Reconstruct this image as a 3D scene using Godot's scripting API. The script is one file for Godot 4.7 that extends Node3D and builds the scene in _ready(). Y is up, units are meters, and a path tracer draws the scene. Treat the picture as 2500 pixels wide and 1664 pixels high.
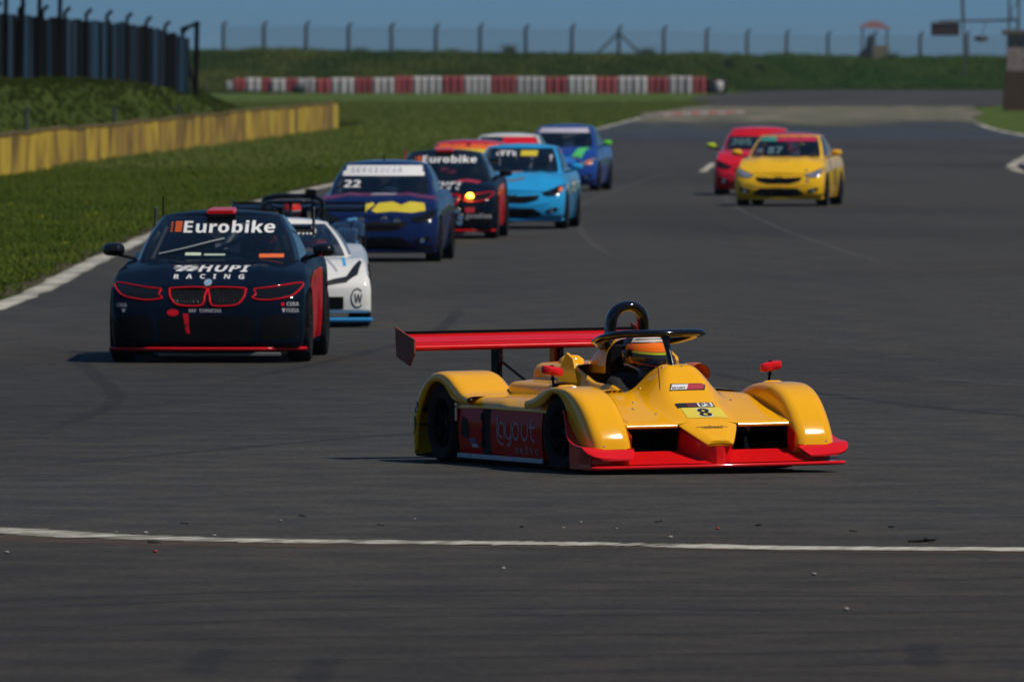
extends Node3D
# A racing straight in hard midday sun: a yellow and red sports prototype turns across the track in front of a queue of saloon racers.

class MB:
	var v := PackedVector3Array()
	var n := PackedVector3Array()
	var c := PackedColorArray()
	var uv := PackedVector2Array()
	var ix := PackedInt32Array()
	func tri(a: int, b: int, d: int) -> void:
		# a, b, d run anticlockwise seen from outside; Godot wants clockwise
		ix.append(a); ix.append(d); ix.append(b)
	func flat(a: Vector3, b: Vector3, d: Vector3) -> void:
		var m := (b - a).cross(d - a).normalized()
		var k := v.size()
		v.append(a); v.append(b); v.append(d)
		for i in 3: n.append(m)
		tri(k, k + 1, k + 2)
	func quad(a: Vector3, b: Vector3, d: Vector3, e: Vector3) -> void:
		var m := (d - a).cross(e - b).normalized()
		var k := v.size()
		v.append(a); v.append(b); v.append(d); v.append(e)
		for i in 4: n.append(m)
		tri(k, k + 1, k + 2); tri(k, k + 2, k + 3)
	func grid(P: Array, inside = null, wrap := false, keep = null) -> void:
		# smooth surface through rows of points; inside: a point on the inner side
		var R := P.size()
		var C: int = P[0].size()
		var base := v.size()
		var N := PackedVector3Array()
		var s := 0.0
		var mid := Vector3.ZERO
		if inside == null:
			for r in P:
				for q in r: mid += q
			mid /= float(R * C)
		else:
			mid = inside
		for i in R:
			for j in C:
				var a: Vector3 = P[i][(j + 1) % C] if wrap else P[i][mini(j + 1, C - 1)]
				var b: Vector3 = P[i][(j - 1 + C) % C] if wrap else P[i][maxi(j - 1, 0)]
				var d: Vector3 = P[mini(i + 1, R - 1)][j]
				var e: Vector3 = P[maxi(i - 1, 0)][j]
				var m := (a - b).cross(d - e)
				if m.length_squared() < 1e-16:
					var i2 := i + 1 if i == 0 else i - 1
					var a2: Vector3 = P[i2][(j + 1) % C] if wrap else P[i2][mini(j + 1, C - 1)]
					var b2: Vector3 = P[i2][(j - 1 + C) % C] if wrap else P[i2][maxi(j - 1, 0)]
					m = (a2 - b2).cross(d - e)
				m = m.normalized() if m.length_squared() > 1e-20 else Vector3.UP
				N.append(m)
				s += m.dot(P[i][j] - mid)
		var f := 1.0 if s >= 0.0 else -1.0
		for i in R:
			for j in C:
				v.append(P[i][j]); n.append(N[i * C + j] * f)
		for i in R - 1:
			for j in (C if wrap else C - 1):
				if keep != null and not keep.call(i, j): continue
				var j2 := (j + 1) % C
				var p := base + i * C + j
				var q := base + i * C + j2
				var r := base + (i + 1) * C + j2
				var t := base + (i + 1) * C + j
				if f > 0.0:
					tri(p, q, r); tri(p, r, t)
				else:
					tri(p, r, q); tri(p, t, r)
	func fan(P: Array, toward: Vector3) -> void:
		var m := Vector3.ZERO
		for q in P: m += q
		m /= float(P.size())
		for i in P.size():
			var a: Vector3 = P[i]
			var b: Vector3 = P[(i + 1) % P.size()]
			if (a - m).cross(b - m).dot(toward) >= 0.0: flat(m, a, b)
			else: flat(m, b, a)
	func tube(pts: Array, ra, rb, up: Vector3, sides := 8, closed := false, caps := true) -> void:
		var P := []
		var L := pts.size()
		for i in L:
			var a: Vector3 = pts[(i - 1 + L) % L] if closed else pts[maxi(i - 1, 0)]
			var b: Vector3 = pts[(i + 1) % L] if closed else pts[mini(i + 1, L - 1)]
			var t := (b - a).normalized()
			var u := (up - t * up.dot(t))
			if u.length() < 0.05: u = t.cross(Vector3(0.3, 0.5, 0.8))
			u = u.normalized()
			var w := t.cross(u)
			var r0: float = ra[i] if ra is Array else ra
			var r1: float = rb[i] if rb is Array else rb
			var row := []
			for k in sides:
				var g := TAU * k / sides
				row.append(pts[i] + u * cos(g) * r0 + w * sin(g) * r1)
			P.append(row)
		if closed: P.append(P[0])
		grid2(P, pts)
		if caps and not closed:
			fan(P[0], pts[0] - pts[1]); fan(P[-1], pts[-1] - pts[-2])
	func grid2(P: Array, mids: Array) -> void:
		# a tube: outward is away from its middle line
		var a: Vector3 = P[0][0]
		var m := (P[0][1] - P[0][P[0].size() - 1] as Vector3).cross(P[1][0] - P[0][0])
		grid(P, a - m.normalized() * signf(m.dot(a - mids[0])) * 0.0 + (mids[0] - a) * 1.0, true)
		# grid() chose a side from one point only; check it against the first ring and turn over if it chose wrongly
		var k = v.size() - P.size() * P[0].size()
		var s := 0.0
		for i in mini(P.size(), mids.size()):
			for j in P[0].size():
				s += n[k + i * P[0].size() + j].dot(v[k + i * P[0].size() + j] - mids[i])
		if s < 0.0: turn(k)
	func turn(from: int) -> void:
		for i in range(from, n.size()): n[i] = -n[i]
		for i in range(0, ix.size(), 3):
			if ix[i] >= from:
				var t := ix[i + 1]
				ix[i + 1] = ix[i + 2]
				ix[i + 2] = t
	func lathe(prof: Array, xf: Transform3D, seg := 24, closed := false) -> void:
		# prof: Vector2(radius, along the axis); the axis is xf's y
		var P := []
		for i in prof.size() + (1 if closed else 0):
			var q: Vector2 = prof[i % prof.size()]
			var row := []
			for k in seg:
				var g := TAU * k / seg
				row.append(xf * Vector3(cos(g) * q.x, q.y, sin(g) * q.x))
			P.append(row)
		var mids := []
		var lo := 1e9
		var hi := -1e9
		var rl := 1e9
		var rh := 0.0
		for q in prof:
			lo = minf(lo, q.y); hi = maxf(hi, q.y); rl = minf(rl, q.x); rh = maxf(rh, q.x)
		var k := v.size()
		grid(P, null, true)
		var s := 0.0
		for i in P.size():
			for j in seg:
				var g := TAU * j / seg
				var core: Vector3 = xf * (Vector3(cos(g), 0, sin(g)) * ((rl + rh) * 0.5 if closed else 0.0) + Vector3(0, (lo + hi) * 0.5, 0))
				s += n[k + i * seg + j].dot(v[k + i * seg + j] - core)
		if s < 0.0: turn(k)
	func prism(poly: PackedVector2Array, xf: Transform3D, depth: float) -> void:
		var t := Geometry2D.triangulate_polygon(poly)
		var z := xf.basis.z.normalized()
		for side in [1.0, -1.0]:
			for i in range(0, t.size(), 3):
				var q := []
				for k in 3: q.append(xf * Vector3(poly[t[i + k]].x, poly[t[i + k]].y, depth * 0.5 * side))
				if (q[1] - q[0]).cross(q[2] - q[0]).dot(z) * side >= 0.0: flat(q[0], q[1], q[2])
				else: flat(q[0], q[2], q[1])
		var ccw := not Geometry2D.is_polygon_clockwise(poly)
		for i in poly.size():
			var a := poly[i]
			var b := poly[(i + 1) % poly.size()]
			if not ccw:
				var w := a
				a = b
				b = w
			quad(xf * Vector3(a.x, a.y, -depth * 0.5), xf * Vector3(b.x, b.y, -depth * 0.5), xf * Vector3(b.x, b.y, depth * 0.5), xf * Vector3(a.x, a.y, depth * 0.5))
	func cbox(xf: Transform3D, size: Vector3, bev := 0.01) -> void:
		# box with chamfered edges
		var h := size * 0.5
		var b := minf(bev, minf(h.x, minf(h.y, h.z)) * 0.9)
		var g := h - Vector3(b, b, b)
		var ax := [Vector3.RIGHT, Vector3.UP, Vector3.BACK]
		for k in 3:
			var u: Vector3 = ax[(k + 1) % 3]
			var w: Vector3 = ax[(k + 2) % 3]
			var m: Vector3 = ax[k]
			var gu := g[(k + 1) % 3]
			var gw := g[(k + 2) % 3]
			for s in [1.0, -1.0]:
				var o: Vector3 = m * h[k] * s
				var q := [o - u * gu - w * gw, o + u * gu - w * gw, o + u * gu + w * gw, o - u * gu + w * gw]
				if s < 0.0: q.reverse()
				quad(xf * q[0], xf * q[1], xf * q[2], xf * q[3])
			for s in [1.0, -1.0]:
				for t in [1.0, -1.0]:
					# edge along m between faces u and w
					var a: Vector3 = u * h[(k + 1) % 3] * s + w * gw * t
					var d: Vector3 = u * gu * s + w * h[(k + 2) % 3] * t
					var q2 := [a - m * g[k], a + m * g[k], d + m * g[k], d - m * g[k]]
					if ((q2[1] - q2[0]) as Vector3).cross(q2[2] - q2[0]).dot(u * s + w * t) < 0.0: q2.reverse()
					quad(xf * q2[0], xf * q2[1], xf * q2[2], xf * q2[3])
		for sx in [1.0, -1.0]:
			for sy in [1.0, -1.0]:
				for sz in [1.0, -1.0]:
					var a := Vector3(h.x * sx, g.y * sy, g.z * sz)
					var d := Vector3(g.x * sx, h.y * sy, g.z * sz)
					var e := Vector3(g.x * sx, g.y * sy, h.z * sz)
					if (d - a).cross(e - a).dot(Vector3(sx, sy, sz)) < 0.0: flat(xf * a, xf * e, xf * d)
					else: flat(xf * a, xf * d, xf * e)
	func compact() -> void:
		# drop points that no face uses
		var map := PackedInt32Array()
		map.resize(v.size())
		map.fill(-1)
		var v2 := PackedVector3Array()
		var n2 := PackedVector3Array()
		for i in ix.size():
			var k := ix[i]
			if map[k] < 0:
				map[k] = v2.size()
				v2.append(v[k]); n2.append(n[k])
			ix[i] = map[k]
		v = v2
		n = n2
	func mesh() -> ArrayMesh:
		if c.is_empty() and uv.is_empty(): compact()
		var a := []
		a.resize(Mesh.ARRAY_MAX)
		a[Mesh.ARRAY_VERTEX] = v
		a[Mesh.ARRAY_NORMAL] = n
		if c.size() == v.size() and c.size() > 0: a[Mesh.ARRAY_COLOR] = c
		if uv.size() == v.size() and uv.size() > 0: a[Mesh.ARRAY_TEX_UV] = uv
		a[Mesh.ARRAY_INDEX] = ix
		var m := ArrayMesh.new()
		m.add_surface_from_arrays(Mesh.PRIMITIVE_TRIANGLES, a)
		return m

var taken := {}
var M := {}
var rng := RandomNumberGenerator.new()
var cam_h := 2.83

func numbered(called: String) -> String:
	var k: int = taken.get(called, 0)
	taken[called] = k + 1
	return called if k == 0 else "%s_%03d" % [called, k]

func thing(called: String, label: String, category: String, at := Vector3.ZERO, turn := 0.0, group := "") -> Node3D:
	var o := Node3D.new()
	o.name = numbered(called)
	add_child(o, true)
	o.position = at
	o.rotation_degrees.y = turn
	return tag(o, label, category, group)

func tag(o: Node3D, label: String, category: String, group := "") -> Node3D:
	o.set_meta("label", label)
	o.set_meta("category", category)
	if group: o.set_meta("group", group)
	return o

func part(called: String, mb, mat: Material, parent: Node3D) -> MeshInstance3D:
	var o := MeshInstance3D.new()
	var m: Mesh = mb.mesh() if mb is MB else mb
	o.mesh = m
	o.material_override = mat
	var k: int = parent.get_meta("n_" + called, 0)
	parent.set_meta("n_" + called, k + 1)
	o.name = called if k == 0 else "%s_%03d" % [called, k]
	parent.add_child(o, true)
	return o

func single(called: String, mb, mat: Material, label: String, category: String, group := "") -> MeshInstance3D:
	var o := MeshInstance3D.new()
	o.mesh = mb.mesh() if mb is MB else mb
	o.material_override = mat
	o.name = numbered(called)
	add_child(o, true)
	tag(o, label, category, group)
	return o

func struct(called: String, mb, mat: Material, kind := "structure") -> MeshInstance3D:
	var o := MeshInstance3D.new()
	o.mesh = mb.mesh() if mb is MB else mb
	o.material_override = mat
	o.name = numbered(called)
	o.set_meta("kind", kind)
	add_child(o, true)
	return o

func copy_of(o: Node3D, called: String, label: String, at: Vector3, turn: float, group := "") -> Node3D:
	var d: Node3D = o.duplicate()
	d.name = numbered(called)
	add_child(d, true)
	d.position = at
	d.rotation_degrees.y = turn
	d.set_meta("label", label)
	if group: d.set_meta("group", group)
	return d

func lin(r: float, g: float, b: float) -> Color:
	return Color(r, g, b).linear_to_srgb()

func mat(r: float, g: float, b: float, rough := 0.6, metal := 0.0) -> StandardMaterial3D:
	var m := StandardMaterial3D.new()
	m.albedo_color = lin(r, g, b)
	m.roughness = rough
	m.metallic = metal
	m.cull_mode = BaseMaterial3D.CULL_DISABLED
	return m

func paint(r: float, g: float, b: float, coat := 1.0) -> StandardMaterial3D:
	var m := mat(r, g, b, 0.7)
	m.clearcoat_enabled = true
	m.clearcoat = coat
	m.clearcoat_roughness = 0.06
	m.metallic_specular = 0.1
	return m

func glass(r: float, g: float, b: float, alpha: float) -> StandardMaterial3D:
	var m := mat(r, g, b, 0.03)
	m.transparency = BaseMaterial3D.TRANSPARENCY_ALPHA
	m.albedo_color.a = alpha
	return m

func ease_keys(keys: Array, t: float) -> float:
	# smooth curve through Vector2(t, value) keys, no overshoot
	var L := keys.size()
	if t <= keys[0].x: return keys[0].y
	if t >= keys[L - 1].x: return keys[L - 1].y
	var i := 0
	while t > keys[i + 1].x: i += 1
	var a: Vector2 = keys[i]
	var b: Vector2 = keys[i + 1]
	var h := b.x - a.x
	var d := (b.y - a.y) / h
	var m0 := d
	var m1 := d
	if i > 0:
		var d0: float = (a.y - keys[i - 1].y) / (a.x - keys[i - 1].x)
		m0 = 0.0 if d0 * d <= 0.0 else 2.0 * d0 * d / (d0 + d)
	if i < L - 2:
		var d1: float = (keys[i + 2].y - b.y) / (keys[i + 2].x - b.x)
		m1 = 0.0 if d1 * d <= 0.0 else 2.0 * d1 * d / (d1 + d)
	var u := (t - a.x) / h
	var u2 := u * u
	var u3 := u2 * u
	return (2 * u3 - 3 * u2 + 1) * a.y + (u3 - 2 * u2 + u) * h * m0 + (3 * u2 - 2 * u3) * b.y + (u3 - u2) * h * m1

func spline(pts: Array, per := 4, closed := false) -> Array:
	# Catmull-Rom through the points (Vector3 or Vector2)
	var out := []
	var L := pts.size()
	for i in (L if closed else L - 1):
		var p0 = pts[(i - 1 + L) % L] if closed else pts[maxi(i - 1, 0)]
		var p1 = pts[i]
		var p2 = pts[(i + 1) % L]
		var p3 = pts[(i + 2) % L] if closed else pts[mini(i + 2, L - 1)]
		for k in per:
			var t := float(k) / per
			out.append(0.5 * (2.0 * p1 + (p2 - p0) * t + (2.0 * p0 - 5.0 * p1 + 4.0 * p2 - p3) * t * t + (3.0 * p1 - p0 - 3.0 * p2 + p3) * t * t * t))
	if not closed: out.append(pts[L - 1])
	return out

func sstep(a: float, b: float, x: float) -> float:
	var t := clampf((x - a) / (b - a), 0.0, 1.0)
	return t * t * (3.0 - 2.0 * t)

func at(x: float, y: float, z: float) -> Transform3D:
	return Transform3D(Basis(), Vector3(x, y, z))

func turned(axis: Vector3, deg: float, p: Vector3) -> Transform3D:
	return Transform3D(Basis(axis, deg_to_rad(deg)), p)

func between(a: Vector3, b: Vector3) -> Transform3D:
	# y axis from a to b, origin at a
	var y := (b - a).normalized()
	var x := y.cross(Vector3(0.13, 0.9, 0.4)).normalized()
	if absf(y.y) > 0.9: x = y.cross(Vector3(0, 0.1, 1)).normalized()
	return Transform3D(Basis(x, y, x.cross(y)), a)

func rod(mb: MB, a: Vector3, b: Vector3, r: float, sides := 8) -> void:
	mb.tube([a, b], r, r, Vector3(0.1, 0.2, 1.0), sides)

# ---- flat print laid on curved surfaces -------------------------------------
var FRONT := Transform3D(Basis(), Vector3(0, 0, 6))
var TOP := Transform3D(Basis(Vector3.RIGHT, Vector3.FORWARD, Vector3.UP), Vector3(0, 4, 0))
var LEFT := Transform3D(Basis(Vector3.BACK, Vector3.UP, Vector3.LEFT), Vector3(-4, 0, 0))
var RIGHT := Transform3D(Basis(Vector3.FORWARD, Vector3.UP, Vector3.RIGHT), Vector3(4, 0, 0))

func text_tris(s: String, w: float, h: float, cx: float, cy: float, bold := true, slant := 0.0, face := "Droid Sans") -> PackedVector2Array:
	var f := SystemFont.new()
	f.font_names = PackedStringArray([face])
	f.font_weight = 700 if bold else 400
	var t := TextMesh.new()
	t.font = f
	t.text = s
	t.depth = 0.0
	t.font_size = 48
	t.curve_step = 4.0
	t.pixel_size = 0.01
	var a := t.surface_get_arrays(0)
	var vv: PackedVector3Array = a[Mesh.ARRAY_VERTEX]
	var ii = a[Mesh.ARRAY_INDEX]
	var lo := Vector2(1e9, 1e9)
	var hi := -lo
	for p in vv:
		lo = lo.min(Vector2(p.x, p.y)); hi = hi.max(Vector2(p.x, p.y))
	var out := PackedVector2Array()
	var sz := hi - lo
	for k in (ii.size() if ii != null else vv.size()):
		var p: Vector3 = vv[ii[k]] if ii != null else vv[k]
		var q := Vector2((p.x - lo.x) / sz.x - 0.5, (p.y - lo.y) / sz.y - 0.5)
		out.append(Vector2(cx + q.x * w + q.y * h * slant, cy + q.y * h))
	return out

func poly_tris(poly: Array) -> PackedVector2Array:
	var P := PackedVector2Array(poly)
	var t := Geometry2D.triangulate_polygon(P)
	var out := PackedVector2Array()
	for i in t: out.append(P[i])
	return out

func rect_tris(x0: float, y0: float, x1: float, y1: float, shear := 0.0) -> PackedVector2Array:
	return poly_tris([Vector2(x0, y0), Vector2(x1, y0), Vector2(x1 + shear, y1), Vector2(x0 + shear, y1)])

func disc_pts(cx: float, cy: float, rx: float, ry: float, n := 24) -> Array:
	var out := []
	for i in n: out.append(Vector2(cx + cos(TAU * i / n) * rx, cy + sin(TAU * i / n) * ry))
	return out

func ring_tris(cx: float, cy: float, rx: float, ry: float, w: float, a0 := 0.0, a1 := TAU, n := 28) -> PackedVector2Array:
	var out := PackedVector2Array()
	for i in n:
		var a := lerpf(a0, a1, float(i) / n)
		var b := lerpf(a0, a1, float(i + 1) / n)
		var p := Vector2(cx + cos(a) * rx, cy + sin(a) * ry)
		var q := Vector2(cx + cos(b) * rx, cy + sin(b) * ry)
		var p2 := Vector2(cx + cos(a) * (rx - w), cy + sin(a) * (ry - w))
		var q2 := Vector2(cx + cos(b) * (rx - w), cy + sin(b) * (ry - w))
		out.append_array([p, q, q2, p, q2, p2])
	return out

func stroke_tris(pts: Array, w: float) -> PackedVector2Array:
	var out := PackedVector2Array()
	for i in pts.size() - 1:
		var a: Vector2 = pts[i]
		var b: Vector2 = pts[i + 1]
		var s := (b - a).normalized() * w * 0.5
		var m := Vector2(-s.y, s.x)
		out.append_array([a + m - s * 0.4, a - m - s * 0.4, b - m + s * 0.4, a + m - s * 0.4, b - m + s * 0.4, b + m + s * 0.4])
	return out

func flip_x(t: PackedVector2Array) -> PackedVector2Array:
	var out := PackedVector2Array()
	for p in t: out.append(Vector2(-p.x, p.y))
	return out

func hit(tm: TriangleMesh, xf: Transform3D, p: Vector2) -> Dictionary:
	return tm.intersect_ray(xf * Vector3(p.x, p.y, 0), -xf.basis.z)

func on(tm: TriangleMesh, xf: Transform3D, pts: Array, off := 0.0) -> Array:
	var out := []
	for p in pts:
		var d := hit(tm, xf, p)
		if d: out.append(d.position + (d.normal * (1.0 if d.normal.dot(xf.basis.z) > 0.0 else -1.0)) * off)
	return out

func decal(called: String, parent: Node3D, t: PackedVector2Array, tm: TriangleMesh, xf: Transform3D, m: Material, off := 0.004, most := 0.06) -> void:
	var mb := MB.new()
	var index := {}
	var work := []
	for i in range(0, t.size(), 3): work.append([t[i], t[i + 1], t[i + 2], 0])
	while work:
		var w: Array = work.pop_back()
		var e := [(w[1] - w[0]).length(), (w[2] - w[1]).length(), (w[0] - w[2]).length()]
		var k := 0
		if e[1] > e[k]: k = 1
		if e[2] > e[k]: k = 2
		if e[k] > most and w[3] < 9:
			var a: Vector2 = w[k]
			var b: Vector2 = w[(k + 1) % 3]
			var d: Vector2 = w[(k + 2) % 3]
			var h := (a + b) * 0.5
			work.append([a, h, d, w[3] + 1]); work.append([h, b, d, w[3] + 1])
			continue
		var q := []
		for i in 3:
			var p: Vector2 = w[i]
			if not index.has(p):
				var r := hit(tm, xf, p)
				if r:
					var m2: Vector3 = r.normal if r.normal.dot(xf.basis.z) > 0.0 else -r.normal
					index[p] = mb.v.size()
					mb.v.append(r.position + m2 * off); mb.n.append(Vector3.ZERO)
				else:
					index[p] = -1
			q.append(index[p])
		if q.has(-1): continue
		var m3 := (mb.v[q[1]] - mb.v[q[0]]).cross(mb.v[q[2]] - mb.v[q[0]])
		if m3.dot(xf.basis.z) < 0.0:
			mb.tri(q[0], q[2], q[1]); m3 = -m3
		else: mb.tri(q[0], q[1], q[2])
		for i in 3: mb.n[q[i]] += m3
	if mb.v.size() < 3 or mb.ix.size() < 3: return
	for i in mb.n.size(): mb.n[i] = mb.n[i].normalized() if mb.n[i].length_squared() > 1e-20 else xf.basis.z
	part(called, mb, m, parent)

func faces_of(meshes: Array) -> TriangleMesh:
	var f := PackedVector3Array()
	for m in meshes: f.append_array(m.get_faces())
	var t := TriangleMesh.new()
	t.create_from_faces(f)
	return t

func noise(freq: float, seed_: int, oct := 4) -> FastNoiseLite:
	var f := FastNoiseLite.new()
	f.noise_type = FastNoiseLite.TYPE_SIMPLEX_SMOOTH
	f.frequency = freq
	f.seed = seed_
	f.fractal_octaves = oct
	return f

func noise_tex(freq: float, seed_: int, stops: Array, size := 512, oct := 5) -> NoiseTexture2D:
	# stops: [offset, Color(linear)] pairs
	var t := NoiseTexture2D.new()
	t.width = size
	t.height = size
	t.seamless = true
	t.noise = noise(freq, seed_, oct)
	var g := Gradient.new()
	var o := PackedFloat32Array()
	var cs := PackedColorArray()
	for s in stops:
		o.append(s[0]); cs.append(s[1])
	g.offsets = o
	g.colors = cs
	t.color_ramp = g
	return t

# ---- camera, sky, sun --------------------------------------------------------
func build_view() -> void:
	var cam := Camera3D.new()
	cam.name = "camera"
	var lens := CameraAttributesPhysical.new()
	lens.frustum_focal_length = 459.5      # a long lens: 2.99 degrees high
	lens.frustum_focus_distance = 90.0
	lens.exposure_aperture = 10.0
	cam.attributes = lens
	cam.fov = 2.992
	cam.near = 1.0
	cam.far = 6000.0
	cam.position = Vector3(0, cam_h, 0)
	cam.rotation.x = -0.02147
	add_child(cam)
	cam.fov = 2.992
	var env := Environment.new()
	env.background_mode = Environment.BG_SKY
	var sky := ProceduralSkyMaterial.new()
	sky.sky_top_color = lin(0.030, 0.085, 0.21)
	sky.sky_horizon_color = lin(0.105, 0.220, 0.345)
	sky.sky_curve = 0.12
	sky.ground_bottom_color = lin(0.05, 0.06, 0.04)
	sky.ground_horizon_color = lin(0.10, 0.17, 0.22)
	sky.sun_angle_max = 12.0
	env.sky = Sky.new()
	env.sky.sky_material = sky
	env.tonemap_mode = Environment.TONE_MAPPER_LINEAR
	env.tonemap_exposure = 1.0
	env.sdfgi_enabled = true
	env.ssao_enabled = true
	env.ssil_enabled = true
	env.fog_enabled = true
	env.fog_density = 0.00003
	env.fog_light_color = lin(0.55, 0.72, 0.9)
	var we := WorldEnvironment.new()
	we.name = "world_environment"
	we.environment = env
	add_child(we)
	var sun := DirectionalLight3D.new()
	sun.name = "sun"
	sun.light_energy = 1.3
	sun.light_angular_distance = 0.5
	sun.light_color = Color(1.0, 0.965, 0.91)
	sun.shadow_enabled = true
	sun.look_at_from_position(Vector3(0.50, 0.83, 0.25), Vector3.ZERO)
	add_child(sun)

# ---- where the track runs: d metres ahead of the camera -----------------------
var XL := [Vector2(20, -22), Vector2(120, -7.6), Vector2(150, -6.0), Vector2(208, -5.95), Vector2(280, -4.7), Vector2(400, -0.9), Vector2(531, 3.2), Vector2(660, 6.6)]
var XR := [Vector2(20, 22), Vector2(150, 13.0), Vector2(340, 13.3), Vector2(375, 14.9), Vector2(410, 16.7), Vector2(450, 18.7), Vector2(490, 19.6), Vector2(531, 19.95), Vector2(660, 23.2)]
var XW := [Vector2(250, -14.4), Vector2(320, -12.6), Vector2(425, -9.9), Vector2(531, -7.2), Vector2(640, -4.4)]

func wall_x(d: float) -> float: return ease_keys(XW, d)

func bank_h(x: float, d: float) -> float:
	var t := wall_x(d) - 0.35 - x
	if t <= 0.0: return 0.0
	var fade := 1.0 - sstep(455.0, 560.0, d + t * 4.0 - 14.0)
	return (2.15 * sstep(0.0, 3.6, t) + 0.05 * maxf(t - 3.6, 0.0)) * fade * sstep(228.0, 290.0, d)

func hill_start(x: float) -> float: return 1135.0 + 140.0 * sstep(8.0, 34.0, x)

func hill_h(x: float, d: float) -> float:
	var s := hill_start(x)
	var top := lerpf(3.35, 2.75, sstep(-32.0, 45.0, x))
	var h := top * sstep(s, s + 62.0, d)
	return h - maxf(d - s - 160.0, 0.0) * 0.004

func sheet(called: String, rows: Array, y: float, m: Material, cols := 8, uvs := 20.0, tint = null) -> MeshInstance3D:
	# rows: [d, x left, x right]
	var mb := MB.new()
	var P := []
	for r in rows:
		var row := []
		for j in cols + 1: row.append(Vector3(lerpf(r[1], r[2], float(j) / cols), y, -r[0]))
		P.append(row)
	mb.grid(P, Vector3(0, -50, -300))
	for p in mb.v:
		mb.uv.append(Vector2(p.x, p.z) / uvs)
		if tint != null: mb.c.append(tint.call(p))
	return struct(called, mb, m)

func ribbon(called: String, pts: Array, w: float, y: float, m: Material, wob := 0.0, fade := 0.0, worn := 0.0, seed_ := 1, ends := true) -> void:
	# pts: Vector2(x, d); a thin painted or rubbed strip
	var P := spline(pts, 14)
	var mb := MB.new()
	var no := noise(0.35, seed_, 3)
	var rows := []
	var L := P.size()
	for i in L:
		var a: Vector2 = P[maxi(i - 1, 0)]
		var b: Vector2 = P[mini(i + 1, L - 1)]
		var t := (b - a).normalized()
		var s := Vector2(-t.y, t.x)
		var q: Vector2 = P[i]
		var w0 := w * 0.5 * (1.0 + wob * no.get_noise_2d(i * 1.7, 0.0))
		var w1 := w * 0.5 * (1.0 + wob * no.get_noise_2d(i * 1.7, 40.0))
		var row := []
		for k in [-1.0, -0.45, 0.45, 1.0]:
			var e: Vector2 = q + s * (k * (w0 if k < 0 else w1))
			row.append(Vector3(e.x, y, -e.y))
		rows.append(row)
	mb.grid(rows, Vector3(0, -20, -100))
	for i in L:
		var f := 1.0
		if ends: f = minf(1.0, minf(float(i), float(L - 1 - i)) / (L * 0.18))
		if worn > 0.0: f *= clampf(1.0 - worn * (0.4 + 1.6 * no.get_noise_2d(i * 2.3, 90.0)), 0.05, 1.0)
		for k in [0, 1, 2, 3]:
			mb.c.append(Color(1, 1, 1, f * ((1.0 - fade) if k in [0, 3] else 1.0)))
	struct(called, mb, m)

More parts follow.
